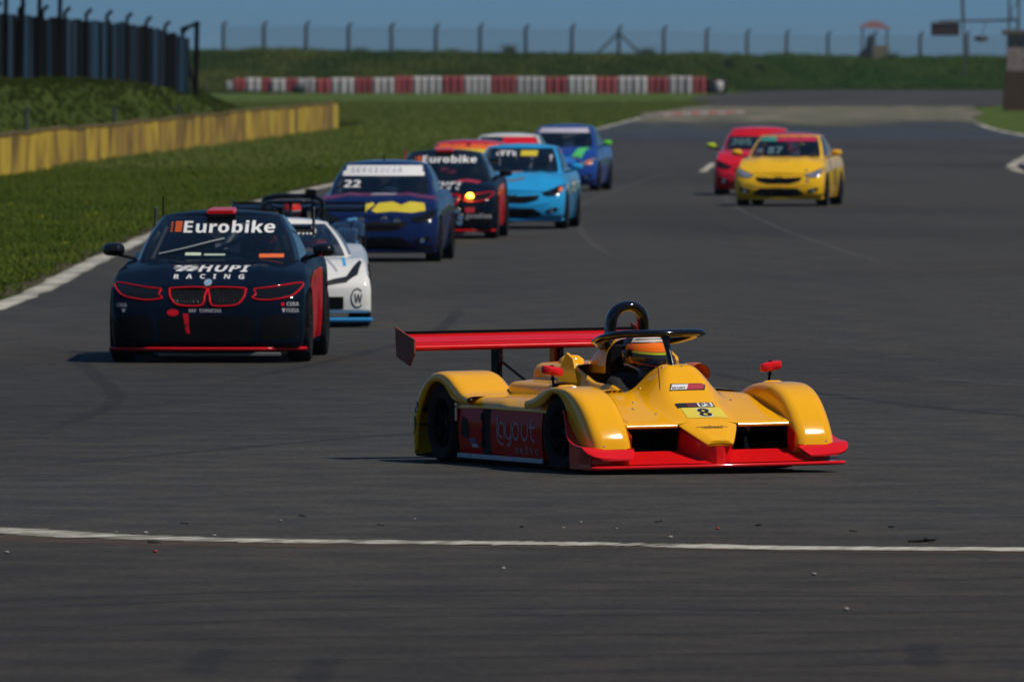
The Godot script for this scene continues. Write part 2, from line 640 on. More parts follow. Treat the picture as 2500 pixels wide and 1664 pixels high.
func build_ground() -> void:
	# grass: one sheet to the horizon
	var grass := mat(1, 1, 1, 0.95)
	grass.metallic_specular = 0.15
	grass.albedo_texture = noise_tex(0.012, 3, [[0.0, lin(0.036, 0.062, 0.010)], [0.4, lin(0.050, 0.078, 0.014)], [0.6, lin(0.066, 0.094, 0.020)], [1.0, lin(0.090, 0.112, 0.032)]], 1024)
	grass.uv1_triplanar = true
	grass.uv1_world_triplanar = true
	grass.uv1_scale = Vector3(0.045, 0.045, 0.013)
	M.grass = grass
	var g := MB.new()
	g.quad(Vector3(-900, -0.03, 60), Vector3(900, -0.03, 60), Vector3(1500, -0.03, -4200), Vector3(-1500, -0.03, -4200))
	struct("ground", g, grass)
	# bank on the left
	var far_grass := grass.duplicate()
	far_grass.uv1_scale = Vector3(0.12, 0.3, 0.03)
	far_grass.albedo_texture = noise_tex(0.02, 8, [[0.0, lin(0.014, 0.030, 0.004)], [0.45, lin(0.032, 0.050, 0.007)], [1.0, lin(0.055, 0.065, 0.014)]])
	var mb := MB.new()
	var P := []
	var no := noise(0.25, 5, 3)
	for i in 90:
		var d := 225.0 + i * 5.0
		var row := []
		for j in 30:
			var x := wall_x(d) - 0.3 - j * j * 0.045 * 1.4
			row.append(Vector3(x, bank_h(x, d) + 0.02 + 0.10 * no.get_noise_2d(x * 2.0, d * 0.6) * minf(j * 0.3, 1.0), -d))
		P.append(row)
	mb.grid(P, Vector3(-20, -60, -450))
	struct("bank", mb, far_grass)
	# the hill along the horizon
	mb = MB.new()
	P = []
	for i in 60:
		var f := i / 59.0
		var row := []
		for j in 150:
			var x := -62.0 + j * 1.2
			var s := hill_start(x)
			var d := s + (f * 1.6 * 62.0 if f < 0.9 else 89.0 + (f - 0.9) * 9000.0)
			var bump := 0.22 * no.get_noise_2d(x * 0.8, d * 0.5) * sstep(0.02, 0.2, f)
			row.append(Vector3(x, hill_h(x, d) + bump - 0.03, -d))
		P.append(row)
	mb.grid(P, Vector3(0, -300, -1300))
	var hill := grass.duplicate()
	hill.albedo_texture = noise_tex(0.03, 21, [[0.0, lin(0.024, 0.050, 0.012)], [0.5, lin(0.050, 0.082, 0.020)], [0.75, lin(0.085, 0.095, 0.03)], [1.0, lin(0.13, 0.09, 0.04)]])
	hill.uv1_scale = Vector3(0.035, 0.12, 0.05)
	struct("hill", mb, hill)
	# asphalt
	var tar := mat(1, 1, 1, 0.78)
	tar.metallic_specular = 0.32
	tar.vertex_color_use_as_albedo = true
	tar.albedo_texture = noise_tex(0.008, 11, [[0.0, lin(0.031, 0.030, 0.028)], [0.42, lin(0.041, 0.039, 0.034)], [0.6, lin(0.048, 0.045, 0.038)], [1.0, lin(0.060, 0.055, 0.046)]], 1024, 6)
	tar.detail_enabled = true
	tar.detail_blend_mode = BaseMaterial3D.BLEND_MODE_MUL
	tar.detail_uv_layer = BaseMaterial3D.DETAIL_UV_1
	var fine := Image.create(1024, 1024, false, Image.FORMAT_RGB8)
	var r2 := RandomNumberGenerator.new()
	r2.seed = 77
	var bl := noise(0.05, 14, 4)
	for y in 1024:
		for x in 1024:
			var q := 0.93 + 0.07 * r2.randf() + 0.10 * bl.get_noise_2d(x, y)
			if r2.randf() < 0.002: q *= 0.75
			elif r2.randf() < 0.0015: q = 1.25
			fine.set_pixel(x, y, Color(q, q, q))
	tar.detail_albedo = ImageTexture.create_from_image(fine)
	tar.normal_enabled = true
	tar.normal_texture = noise_tex(0.2, 4, [[0.0, Color.BLACK], [1.0, Color.WHITE]], 512, 3)
	(tar.normal_texture as NoiseTexture2D).color_ramp = null
	(tar.normal_texture as NoiseTexture2D).as_normal_map = true
	tar.normal_scale = 0.15
	M.tar = tar
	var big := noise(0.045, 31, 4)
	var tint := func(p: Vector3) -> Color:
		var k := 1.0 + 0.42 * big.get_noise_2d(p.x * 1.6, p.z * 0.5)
		var near := sstep(-82.0, -74.0, p.z)   # browner tarmac beyond the painted edge line
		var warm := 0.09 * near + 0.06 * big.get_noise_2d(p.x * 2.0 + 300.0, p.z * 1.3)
		k *= 0.96 - 0.12 * near - 0.16 * sstep(-1.0, -4.5, p.x) * sstep(-150.0, -120.0, p.z)  # darker near and at the left: lens vignette put into the colour
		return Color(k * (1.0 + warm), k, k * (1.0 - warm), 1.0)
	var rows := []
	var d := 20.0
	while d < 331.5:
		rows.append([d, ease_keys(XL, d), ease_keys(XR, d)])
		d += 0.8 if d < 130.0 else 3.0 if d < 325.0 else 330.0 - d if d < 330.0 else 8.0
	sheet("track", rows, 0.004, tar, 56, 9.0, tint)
	# further off the tarmac is made glossier to imitate a heat mirage
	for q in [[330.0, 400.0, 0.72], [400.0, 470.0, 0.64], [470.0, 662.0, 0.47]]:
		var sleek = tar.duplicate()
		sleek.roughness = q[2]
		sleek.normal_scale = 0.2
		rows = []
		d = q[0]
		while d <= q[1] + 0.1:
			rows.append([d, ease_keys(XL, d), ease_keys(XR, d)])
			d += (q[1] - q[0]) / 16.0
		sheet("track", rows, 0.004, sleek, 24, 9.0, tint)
	rows = []
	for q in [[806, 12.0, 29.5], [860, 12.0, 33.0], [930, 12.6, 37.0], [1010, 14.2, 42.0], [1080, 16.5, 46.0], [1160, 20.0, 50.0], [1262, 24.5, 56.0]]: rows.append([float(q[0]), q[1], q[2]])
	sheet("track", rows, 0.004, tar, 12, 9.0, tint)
	# dry verge between the two pieces of track
	var dry := mat(1, 1, 1, 0.95)
	dry.albedo_texture = noise_tex(0.02, 17, [[0.0, lin(0.045, 0.055, 0.024)], [0.42, lin(0.075, 0.075, 0.042)], [0.62, lin(0.11, 0.095, 0.06)], [1.0, lin(0.26, 0.22, 0.18)]])
	dry.uv1_triplanar = true
	dry.uv1_world_triplanar = true
	dry.uv1_scale = Vector3(0.035, 0.06, 0.006)
	dry.transparency = BaseMaterial3D.TRANSPARENCY_ALPHA
	dry.vertex_color_use_as_albedo = true
	var soft := func(p: Vector3) -> Color: return Color(1, 1, 1, sstep(545.0, 640.0, -p.z + 60.0 * big.get_noise_2d(p.x * 4.0, p.z * 0.3)))
	rows = []
	for q in [[520, 3.4, 19.6], [545, 4.0, 20.1], [566, 4.7, 20.6], [585, 5.2, 21.2], [605, 5.5, 21.7], [630, 6.1, 22.3], [650, 6.6, 22.9], [690, 7.0, 25.0], [740, 8.6, 26.4], [806, 11.0, 28.5]]: rows.append([float(q[0]), q[1], q[2]])
	sheet("dirt_verge", rows, 0.012, dry, 24, 20.0, soft)
	# painted lines
	var white := mat(0.50, 0.49, 0.45, 0.8)
	white.transparency = BaseMaterial3D.TRANSPARENCY_ALPHA
	white.vertex_color_use_as_albedo = true
	white.albedo_texture = noise_tex(0.03, 41, [[0.0, Color(0.72, 0.70, 0.64)], [0.5, Color(0.9, 0.89, 0.86)], [1.0, Color(1, 1, 1)]], 256)
	white.uv1_triplanar = true
	white.uv1_world_triplanar = true
	white.uv1_scale = Vector3(0.8, 0.8, 0.3)
	var cross := [Vector2(-7.0, 84.5), Vector2(-4.6, 80.2), Vector2(-3.08, 78.4), Vector2(-2.5, 77.5), Vector2(-1.74, 76.85), Vector2(-0.9, 76.5), Vector2(0, 76.3)]
	ribbon("edge_line", cross, 0.60, 0.010, white, 0.5, 0.5, 0.55, 5, false)
	ribbon("edge_line", [Vector2(0, 76.3), Vector2(0.35, 76.2), Vector2(0.52, 76.14)], 0.54, 0.010, white, 0.6, 0.4, 0.25, 9, false)
	ribbon("edge_line", [Vector2(0.50, 76.14), Vector2(0.78, 76.05), Vector2(0.98, 75.98)], 0.45, 0.010, white, 0.9, 0.7, 1.7, 23, false)
	ribbon("edge_line", [Vector2(0.96, 75.98), Vector2(1.34, 75.66), Vector2(2.1, 75.45), Vector2(2.96, 75.33), Vector2(5.0, 74.9), Vector2(9.0, 74.0)], 0.58, 0.010, white, 0.25, 0.35, 0.2, 12, false)
	var brown := mat(0.075, 0.048, 0.030, 0.95)
	brown.transparency = BaseMaterial3D.TRANSPARENCY_ALPHA
	brown.vertex_color_use_as_albedo = true
	brown.albedo_color.a = 0.6
	ribbon("dirt_strip", [Vector2(-6.0, 81.5), Vector2(-3.1, 77.3), Vector2(-2.2, 76.5), Vector2(-1.5, 76.15), Vector2(-0.6, 75.9)], 0.9, 0.007, brown, 0.8, 1.0, 0.4, 15)
	ribbon("dirt_strip", [Vector2(-0.8, 75.8), Vector2(0.6, 75.65), Vector2(2.0, 75.0), Vector2(4.2, 74.6)], 0.4, 0.007, brown, 0.8, 1.0, 0.6, 16)
	var side := []
	for q in [130.0, 150.0, 180.0, 208.0, 240.0, 280.0, 340.0, 400.0, 470.0, 531.0, 600.0, 655.0]: side.append(Vector2(ease_keys(XL, q) + 0.1, q))
	ribbon("edge_line", side, 0.30, 0.010, white, 0.5, 0.35, 0.45, 6, false)
	side = []
	for q in [300.0, 340.0, 375.0, 420.0, 470.0, 531.0, 600.0, 655.0]: side.append(Vector2(ease_keys(XR, q) - 0.2, q))
	ribbon("edge_line", side, 0.34, 0.010, white, 0.5, 0.4, 0.6, 18, false)
	side = []
	for q in [130.0, 160.0, 185.0, 208.0, 240.0, 280.0, 340.0, 420.0, 531.0]: side.append(Vector2(ease_keys(XL, q) - 0.22, q))
	ribbon("dirt_strip", side, 0.45, 0.006, brown, 0.9, 0.9, 0.7, 27, false)
	ribbon("lane_mark", [Vector2(4.82, 330.0), Vector2(5.18, 345.0), Vector2(5.62, 362.0)], 0.22, 0.010, white, 0.5, 0.4, 0.3, 19)
	# rubber laid down by tyres
	var rub := mat(0.012, 0.012, 0.013, 0.7)
	rub.transparency = BaseMaterial3D.TRANSPARENCY_ALPHA
	rub.vertex_color_use_as_albedo = true
	rub.albedo_color.a = 0.30
	var pale := mat(0.10, 0.10, 0.098, 0.85)
	pale.transparency = BaseMaterial3D.TRANSPARENCY_ALPHA
	pale.vertex_color_use_as_albedo = true
	pale.albedo_color.a = 0.28
	for q in [
		[-3.6, 67.4, -1.5, 69.3, 0.4, 69.6, 2.6, 69.2], [-3.3, 66.6, -1.0, 68.7, 1.0, 68.9, 3.4, 68.7], [-2.6, 64.8, -0.6, 66.3, 1.4, 66.6, 3.4, 67.4],
		[-3.0, 63.1, -0.8, 64.0, 1.2, 64.4, 3.2, 65.3], [-2.4, 61.0, 0.3, 61.9, 1.6, 62.4, 3.0, 63.4], [-0.4, 59.8, 0.8, 60.6, 1.9, 61.2, 2.8, 61.6],
		[-1.9, 66.9, -0.5, 67.3, 0.6, 67.3, 1.8, 66.9], [0.1, 70.8, 1.2, 70.6, 2.2, 70.9, 3.3, 71.8],
		[-3.6, 90, -1.6, 96.5, -0.3, 100.5, 0.6, 106], [-4.4, 128, -3.8, 118, -3.3, 108, -3.6, 99],
		[1.6, 120, 2.6, 111, 4.0, 104, 6.0, 98], [-0.6, 150, -0.8, 136, -1.6, 124, -2.6, 114], [2.4, 82, 3.1, 81.4, 3.9, 81.5, 5.0, 82.5]]:
		ribbon("skid_mark", [Vector2(q[0], q[1]), Vector2(q[2], q[3]), Vector2(q[4], q[5]), Vector2(q[6], q[7])], 0.24 if q[1] < 80 else 0.2, 0.008 + 0.0004 * rng.randi_range(0, 4), rub, 0.6, 1.0, 0.3, rng.randi_range(1, 90))
	for q in [[1.55, 182, 1.15, 214, 1.55, 262, 4.9, 352], [5.4, 170, 4.5, 222, 4.6, 280, 7.6, 380], [-0.9, 131, -0.2, 128, 0.4, 130, 1.5, 140], [3.2, 118, 4.8, 112, 6.2, 108, 7.8, 106], [4.6, 84, 5.6, 83, 6.0, 82, 7.0, 82]]:
		ribbon("skid_mark", [Vector2(q[0], q[1]), Vector2(q[2], q[3]), Vector2(q[4], q[5]), Vector2(q[6], q[7])], 0.16, 0.0095, pale, 0.4, 1.0, 0.2, rng.randi_range(1, 90))
	# three short braking patches near the camera
	for q in [[-0.92, 60.6], [1.95, 62.2], [-1.45, 61.6]]:
		ribbon("skid_mark", [Vector2(q[0], q[1] - 1.6), Vector2(q[0] + 0.02, q[1]), Vector2(q[0] + 0.05, q[1] + 1.3)], 0.2, 0.0082, rub, 0.3, 0.8, 0.2, 33)

func tuft(blades: int, h: float, lean: float, w: float) -> ArrayMesh:
	var mb := MB.new()
	for i in blades:
		var a := rng.randf() * TAU
		var b := rng.randf() * TAU
		var o := Vector3(cos(a), 0, sin(a)) * rng.randf() * h * 0.5
		var t := Vector3(cos(b), 0, sin(b))
		var hh := h * rng.randf_range(0.55, 1.15)
		var s := Vector3(-t.z, 0, t.x) * w
		var m := o + t * lean * hh * 0.3 + Vector3(0, hh * 0.6, 0)
		var e := o + t * lean * hh + Vector3(0, hh, 0)
		mb.flat(o - s, o + s, m + s * 0.7)
		mb.flat(o - s, m + s * 0.7, m - s * 0.7)
		mb.flat(m - s * 0.7, m + s * 0.7, e)
	return mb.mesh()

func scatter(called: String, mesh: Mesh, m: Material, places: Array, kind := "stuff") -> void:
	# places: [Vector3, scale, Color]
	var mm := MultiMesh.new()
	mm.transform_format = MultiMesh.TRANSFORM_3D
	mm.use_colors = true
	mm.mesh = mesh
	mm.instance_count = places.size()
	for i in places.size():
		var q: Array = places[i]
		var b := Basis(Vector3.UP, rng.randf() * TAU).scaled(Vector3(q[1], q[1] * rng.randf_range(0.7, 1.3), q[1]))
		mm.set_instance_transform(i, Transform3D(b, q[0]))
		mm.set_instance_color(i, q[2])
	var o := MultiMeshInstance3D.new()
	o.name = numbered(called)
	o.multimesh = mm
	o.material_override = m
	o.set_meta("kind", kind)
	add_child(o, true)

func build_grass() -> void:
	var m := mat(1, 1, 1, 0.8)
	m.vertex_color_use_as_albedo = true
	m.metallic_specular = 0.2
	m.backlight_enabled = true
	m.backlight = Color(0.25, 0.3, 0.1)
	M.blade = m
	var no := noise(0.22, 9, 3)
	var mesh := tuft(16, 0.085, 0.6, 0.006)
	var places := []
	for i in 60000:
		var d := 130.0 + 230.0 * pow(rng.randf(), 1.5)
		var edge := ease_keys(XL, d) - 0.14 + 0.16 * no.get_noise_2d(d * 1.3, 50.0)
		var x := edge - rng.randf() * (edge - minf(wall_x(maxf(d, 250.0)), -13.0 * d / 330.0))
		var k := no.get_noise_2d(x * 1.5, d * 0.7)
		if k < -0.35 and rng.randf() < 0.7: continue
		var warm := clampf(0.5 + k + rng.randf_range(-0.25, 0.25), 0.0, 1.0)
		places.append([Vector3(x, -0.03, -d), rng.randf_range(0.7, 1.25) * (1.0 + 0.3 * k), Color(lerpf(0.058, 0.100, warm), lerpf(0.098, 0.130, warm), lerpf(0.009, 0.019, warm))])
	scatter("grass", mesh, m, places)
	places = []
	var mesh2 := tuft(12, 0.16, 0.5, 0.014)
	for i in 24000:
		var d := 340.0 + 560.0 * pow(rng.randf(), 1.3)
		var l := wall_x(minf(d, 640.0)) if d < 560.0 else -22.0 * d / 600.0 * 0.6
		var r := ease_keys(XL, minf(d, 660.0)) if d < 660.0 else lerpf(6.6, 11.5, (d - 660.0) / 150.0)
		var x := rng.randf_range(l, r - 0.2)
		var warm := clampf(0.5 + no.get_noise_2d(x, d * 0.4) + rng.randf_range(-0.2, 0.2), 0.0, 1.0)
		places.append([Vector3(x, -0.03, -d), rng.randf_range(0.7, 1.3), Color(lerpf(0.085, 0.135, warm), lerpf(0.125, 0.165, warm), lerpf(0.022, 0.042, warm))])
	scatter("grass", mesh2, m, places)
	# weeds on the bank and along the hill
	places = []
	var weed := tuft(26, 0.4, 0.55, 0.02)
	for i in 9000:
		var d := 300.0 + 280.0 * rng.randf()
		var t := 0.4 + 7.0 * pow(rng.randf(), 1.3)
		var x := wall_x(d) - t
		var k := no.get_noise_2d(x * 0.9, d * 0.25)
		places.append([Vector3(x, bank_h(x, d) - 0.02, -d), rng.randf_range(0.30, 0.45) * (1.0 + 0.3 * k), Color(0.034 + 0.008 * rng.randf(), 0.053 + 0.008 * rng.randf(), 0.005)])
	scatter("bank_grass", weed, m, places)
	places = []
	for i in 26000:
		var x := rng.randf_range(-34.0, 62.0)
		var s := hill_start(x)
		var d := s + 2.0 + 80.0 * rng.randf()
		var k := no.get_noise_2d(x * 0.35, d * 0.12)
		var right := sstep(10.0, 30.0, x)
		var w := clampf(0.45 + k * 1.1 + rng.randf_range(-0.2, 0.2), 0.0, 1.0)
		var c := Color(lerpf(0.028, 0.095, w), lerpf(0.058, 0.115, w), lerpf(0.010, 0.026, w)).lerp(Color(0.036, 0.095, 0.016), right * 0.6)
		places.append([Vector3(x, hill_h(x, d) - 0.1, -d), rng.randf_range(0.9, 1.5) * (1.0 + 0.9 * maxf(k, 0.0)), c])
	scatter("hill_grass", weed, m, places)
	# flowers among the grass by the track
	places = []
	var fl := MB.new()
	fl.lathe([Vector2(0.001, 0.0), Vector2(0.022, 0.008), Vector2(0.028, 0.02), Vector2(0.001, 0.024)], Transform3D(), 7)
	for i in 16:
		var d := rng.randf_range(160, 260)
		places.append([Vector3(ease_keys(XL, d) - rng.randf_range(0.4, 5.0), 0.11, -d), 1.0, Color(0.45, 0.40, 0.01)])
	scatter("flowers", fl.mesh(), m, places)
	# shrubs that break the skyline
	var leafy := tuft(150, 0.9, 0.9, 0.03)
	var spots := [[-14.0, 1206.0, 1.1], [-5.3, 1208.0, 1.0], [-0.2, 1207.0, 1.5], [-17.2, 1209.0, 0.8], [12.5, 1216.0, 1.4], [20.5, 1240.0, 1.5], [23.8, 1262.0, 1.3], [-9.8, 1207.0, 0.9], [32.5, 1320.0, 1.2], [38.5, 1326.0, 1.5]]
	var words := ["dark low shrub on the skyline just right of the second fence post", "shrub below the sixth fence post from the left", "tallest round shrub on the skyline, left of the braced fence post", "tiny shrub at the foot of the second fence post", "dark shrub on the ridge above the right end of the barrier", "spreading shrub on the ridge left of the watchtower", "green shrub at the foot of the watchtower", "small shrub at the foot of the fourth fence post", "shrub on the ridge below the hanging board", "bushy shrub on the ridge near the right pillar"]
	for i in spots.size():
		var q: Array = spots[i]
		var o := thing("shrub", words[i], "shrub", Vector3(q[0], hill_h(q[0], q[1]) - 0.1, -q[1]), rng.randf() * 360.0, "shrubs along the ridge")
		o.scale = Vector3(1, 1, 1) * q[2]
		var sm := mat(0.016, 0.042, 0.010, 0.8)
		sm.backlight_enabled = true
		sm.backlight = Color(0.15, 0.2, 0.06)
		part("foliage", leafy, sm, o)
		var st := MB.new()
		for k in 4: rod(st, Vector3(0, 0, 0), Vector3(rng.randf_range(-0.25, 0.25), 0.6, rng.randf_range(-0.25, 0.25)), 0.02, 5)
		part("stem", st, M.wood, o)

# ---- walls, fences, barrier, tower --------------------------------------------
func stained(r: float, g: float, b: float, seed_: int, sc: Vector3, dark := 0.35) -> StandardMaterial3D:
	var m := mat(1, 1, 1, 0.85)
	m.albedo_texture = noise_tex(0.02, seed_, [[0.0, lin(r * dark, g * dark * 0.85, b * dark)], [0.38, lin(r * 0.62, g * 0.56, b * 0.6)], [0.55, lin(r, g, b)], [0.8, lin(r * 1.1, g * 1.12, b * 1.3)], [1.0, lin(r * 0.5, g * 0.45, b * 0.5)]])
	m.uv1_triplanar = true
	m.uv1_world_triplanar = true
	m.uv1_scale = sc
	return m

func build_yellow_wall() -> void:
	var w := thing("concrete_wall", "long low yellow painted concrete wall, stained brown, along the grass verge", "wall")
	var ms := []
	for i in 4: ms.append(stained([0.36, 0.24, 0.42, 0.30][i], [0.235, 0.145, 0.28, 0.19][i], 0.010, 50 + i, Vector3(0.35, 0.035, 0.024), 0.22))
	var cap := stained(0.12, 0.085, 0.02, 60, Vector3(0.8, 0.8, 0.4))
	var d := 268.0
	var k := 0
	while d < 531.0:
		var l := rng.randf_range(3.4, 4.4)
		if d + l > 529.0: l = 531.0 - d
		var a := Vector3(wall_x(d), 0, -d)
		var b := Vector3(wall_x(d + l - 0.05), 0, -(d + l - 0.05))
		var h := 0.98 + rng.randf_range(-0.03, 0.05) + 0.1 * sstep(300, 531, d)
		var last := d + l > 530.0
		var mb := MB.new()
		var z := (a - b).normalized()
		var xf := Transform3D(Basis(Vector3.UP.cross(z), Vector3.UP, z), (a + b) * 0.5 + Vector3(0, h * 0.5 - 0.1, 0))
		mb.cbox(xf, Vector3(0.24, h + 0.2, (a - b).length()), 0.025)
		part("slab", mb, M.new_yellow if last else ms[rng.randi() % 4], w)
		if not last:
			mb = MB.new()
			mb.cbox(Transform3D(xf.basis, (a + b) * 0.5 + Vector3(0, h + 0.034, 0)), Vector3(0.28, 0.06, (a - b).length() - 0.02), 0.015)
			part("coping", mb, cap, w)
		d += l
		k += 1
	# grey poles behind it
	for q in [[0, 70.0, 300.0, 218.0], [1, 262.0, 262.0, 206.0], [2, 411.0, 285.0, 214.0]]:
		var dd: float = [352.0, 392.0, 424.0][q[0]]
		var x: float = [-13.1, -11.95, -10.85][q[0]]
		var mb := MB.new()
		var y := bank_h(x, dd)
		mb.tube([Vector3(0, -0.3, 0), Vector3(0, 1.25, 0)], 0.05, 0.05, Vector3.BACK, 8)
		mb.cbox(at(0, 1.27, 0), Vector3(0.13, 0.05, 0.13), 0.01)
		var o := single("post", mb, M.galv, ["thin grey post behind the yellow wall, nearest the left end", "middle one of the three grey posts behind the yellow wall", "grey post on the bank, the one nearest the wall's far end"][q[0]], "post", "grey posts behind the yellow wall")
		o.position = Vector3(x, y - 0.1, -dd)

func build_board_fence() -> void:
	var f := thing("board_fence", "tall dark fence of weathered upright boards on the grassy bank", "fence")
	var ms := [mat(0.009, 0.011, 0.015, 0.8), mat(0.013, 0.018, 0.028, 0.7), mat(0.004, 0.004, 0.004, 0.9), mat(0.014, 0.013, 0.015, 0.8), mat(0.020, 0.045, 0.075, 0.6)]  # the bluest tone imitates light coming through gaps between boards
	for q in ms: q.metallic_specular = 0.12
	var n := 96
	for i in n:
		var t := float(i) / n
		var d := lerpf(372.0, 470.0, t)
		var x := lerpf(-17.2, -11.6, t)
		var y := bank_h(x, d)
		var mb := MB.new()
		var hh := 2.15 + rng.randf_range(-0.07, 0.07) - 0.12 * t
		var turn := Basis(Vector3.UP, deg_to_rad(rng.randf_range(-9, 9) - 3.0)) * Basis(Vector3.BACK, deg_to_rad(rng.randf_range(-0.7, 0.7)))
		mb.cbox(Transform3D(turn, Vector3(x + rng.randf_range(-0.03, 0.03), y + hh * 0.5 - 0.1, -d)), Vector3(rng.randf_range(0.085, 0.13), hh, rng.randf_range(0.75, 1.0)), 0.01)
		part("board", mb, ms[[0, 1, 2, 0, 3, 1, 2, 4, 2, 4][rng.randi() % 10]], f)
	# posts whose bent tops carry wire
	for i in 13:
		var t := (i + 0.4) / 13.0
		var d := lerpf(370.0, 471.0, t)
		var x := lerpf(-17.2, -11.5, t)
		var y := bank_h(x, d)
		var mb := MB.new()
		var tall := false
		var h := 2.25 - 0.1 * t
		var top := Vector3(x, y + h, -d)
		if tall: mb.tube([Vector3(x, y - 0.2, -d), Vector3(x, y + 4.2, -d)], 0.085, 0.085, Vector3.BACK, 8)
		else: mb.tube([Vector3(x, y - 0.2, -d), top, top + Vector3(0.05, 0.05, 0), top + Vector3(0.17, 0.20 - 0.06 * t, 0.05)], 0.06, 0.06, Vector3.BACK, 8)
		part("post", mb, ms[2], f)
	for t in [0.29, 0.345, 0.40, 0.47]:
		var d := lerpf(370.0, 471.0, t)
		var x := lerpf(-17.2, -11.5, t)
		var tp := MB.new()
		tp.tube([Vector3(x, bank_h(x, d), -d), Vector3(x + 0.1, bank_h(x, d) + 4.6, -d)], 0.10, 0.07, Vector3.BACK, 8)
		part("tall_post", tp, ms[2], f)
	# the end of the fence: a braced corner post
	var mb := MB.new()
	mb.tube([Vector3(-11.45, 1.2, -472), Vector3(-11.4, 4.25, -472)], 0.09, 0.09, Vector3.BACK, 8)
	mb.tube([Vector3(-11.95, 3.9, -472), Vector3(-11.45, 1.6, -471.5)], 0.06, 0.06, Vector3.BACK, 8)
	mb.tube([Vector3(-12.0, 3.95, -472), Vector3(-11.3, 4.2, -472)], 0.07, 0.07, Vector3.BACK, 8)
	part("corner_post", mb, ms[2], f)

func between_box(a: Vector3, b: Vector3, out: float) -> Transform3D:
	var z := (a - b).normalized()
	var x := Vector3.UP.cross(z).normalized()
	return Transform3D(Basis(x, z.cross(x), z), (a + b) * 0.5 + x * out)

func build_tyre_barrier() -> void:
	var t := thing("tyre_barrier", "long red and white tyre barrier across the grass under the hill", "barrier")
	var whites := [stained(0.50, 0.49, 0.47, 71, Vector3(0.7, 0.7, 0.5), 0.25), stained(0.42, 0.41, 0.40, 72, Vector3(0.9, 0.9, 0.5), 0.2)]
	var reds := [stained(0.36, 0.065, 0.075, 73, Vector3(0.7, 0.7, 0.5), 0.5), stained(0.30, 0.05, 0.06, 74, Vector3(0.9, 0.9, 0.5), 0.4)]
	# left edge of each band in metres, going right; white first
	var xs := [-24.7, -24.1, -23.05, -21.7, -20.87, -19.59, -18.61, -17.03, -15.68, -13.65, -12.07, -10.19, -8.61, -6.05, -4.17, -1.84, 0.34, 2.82, 4.78, 7.26, 9.1, 11.69, 13.5, 15.57, 16.73]
	for i in xs.size() - 1:
		var mb := MB.new()
		var x0: float = xs[i]
		var x1: float = xs[i + 1]
		var cx := (x0 + x1) * 0.5
		var s := sstep(-8.0, -31.0, cx)
		var d := 1128.0
		var y0 := 0.52 * s * s
		var rows := maxi(2, int(round((x1 - x0) / 0.62)))
		var h := 1.42 + rng.randf_range(-0.06, 0.06) - 0.55 * s - (0.2 if i == 0 else 0.0)
		for k in rows:
			# columns of stacked tyres wrapped in a painted sheet: a scalloped front
			var px := x0 + (k + 0.5) * (x1 - x0) / rows
			var r := (x1 - x0) / rows * 0.54
			var prof := []
			for q in 9:
				var f := q / 8.0
				prof.append(Vector2(r * (1.0 - 0.10 * pow(absf(sin(f * PI * 4.0)), 6.0)) if q > 0 and q < 8 else r * 0.9, f * h))
			prof.append(Vector2(0.01, h))
			mb.lathe(prof, at(px, y0, -d + rng.randf_range(-0.05, 0.05)), 14)
		part("tyre_stack", mb, (whites if i % 2 == 0 else reds)[rng.randi() % 2], t)
	var e := MB.new()
	for k in 3: e.lathe([Vector2(0.15, 0), Vector2(0.34, 0.02), Vector2(0.38, 0.35), Vector2(0.36, 1.2), Vector2(0.01, 1.25)], at(17.1 + k * 0.55, 0, -1129.0 - k * 0.7), 14)
	part("tyre_stack", e, M.rubber, t).set_meta("label", "bare black tyres at the barrier's right end")
	e = MB.new()
	e.lathe([Vector2(0.25, 0), Vector2(0.38, 0.3), Vector2(0.36, 0.9), Vector2(0.01, 0.95)], at(17.9, 0.15, -1128.2), 14)
	part("tyre_stack", e, whites[0], t)
	e = MB.new()
	e.lathe([Vector2(0.5, 0), Vector2(0.62, 0.25), Vector2(0.5, 0.62), Vector2(0.01, 0.7)], at(-18.3, 0.1, -1127.2), 12)
	single("tyre_pile", e, mat(0.012, 0.022, 0.018, 0.8), "dark green lump lying against the left part of the red and white barrier", "tyre")

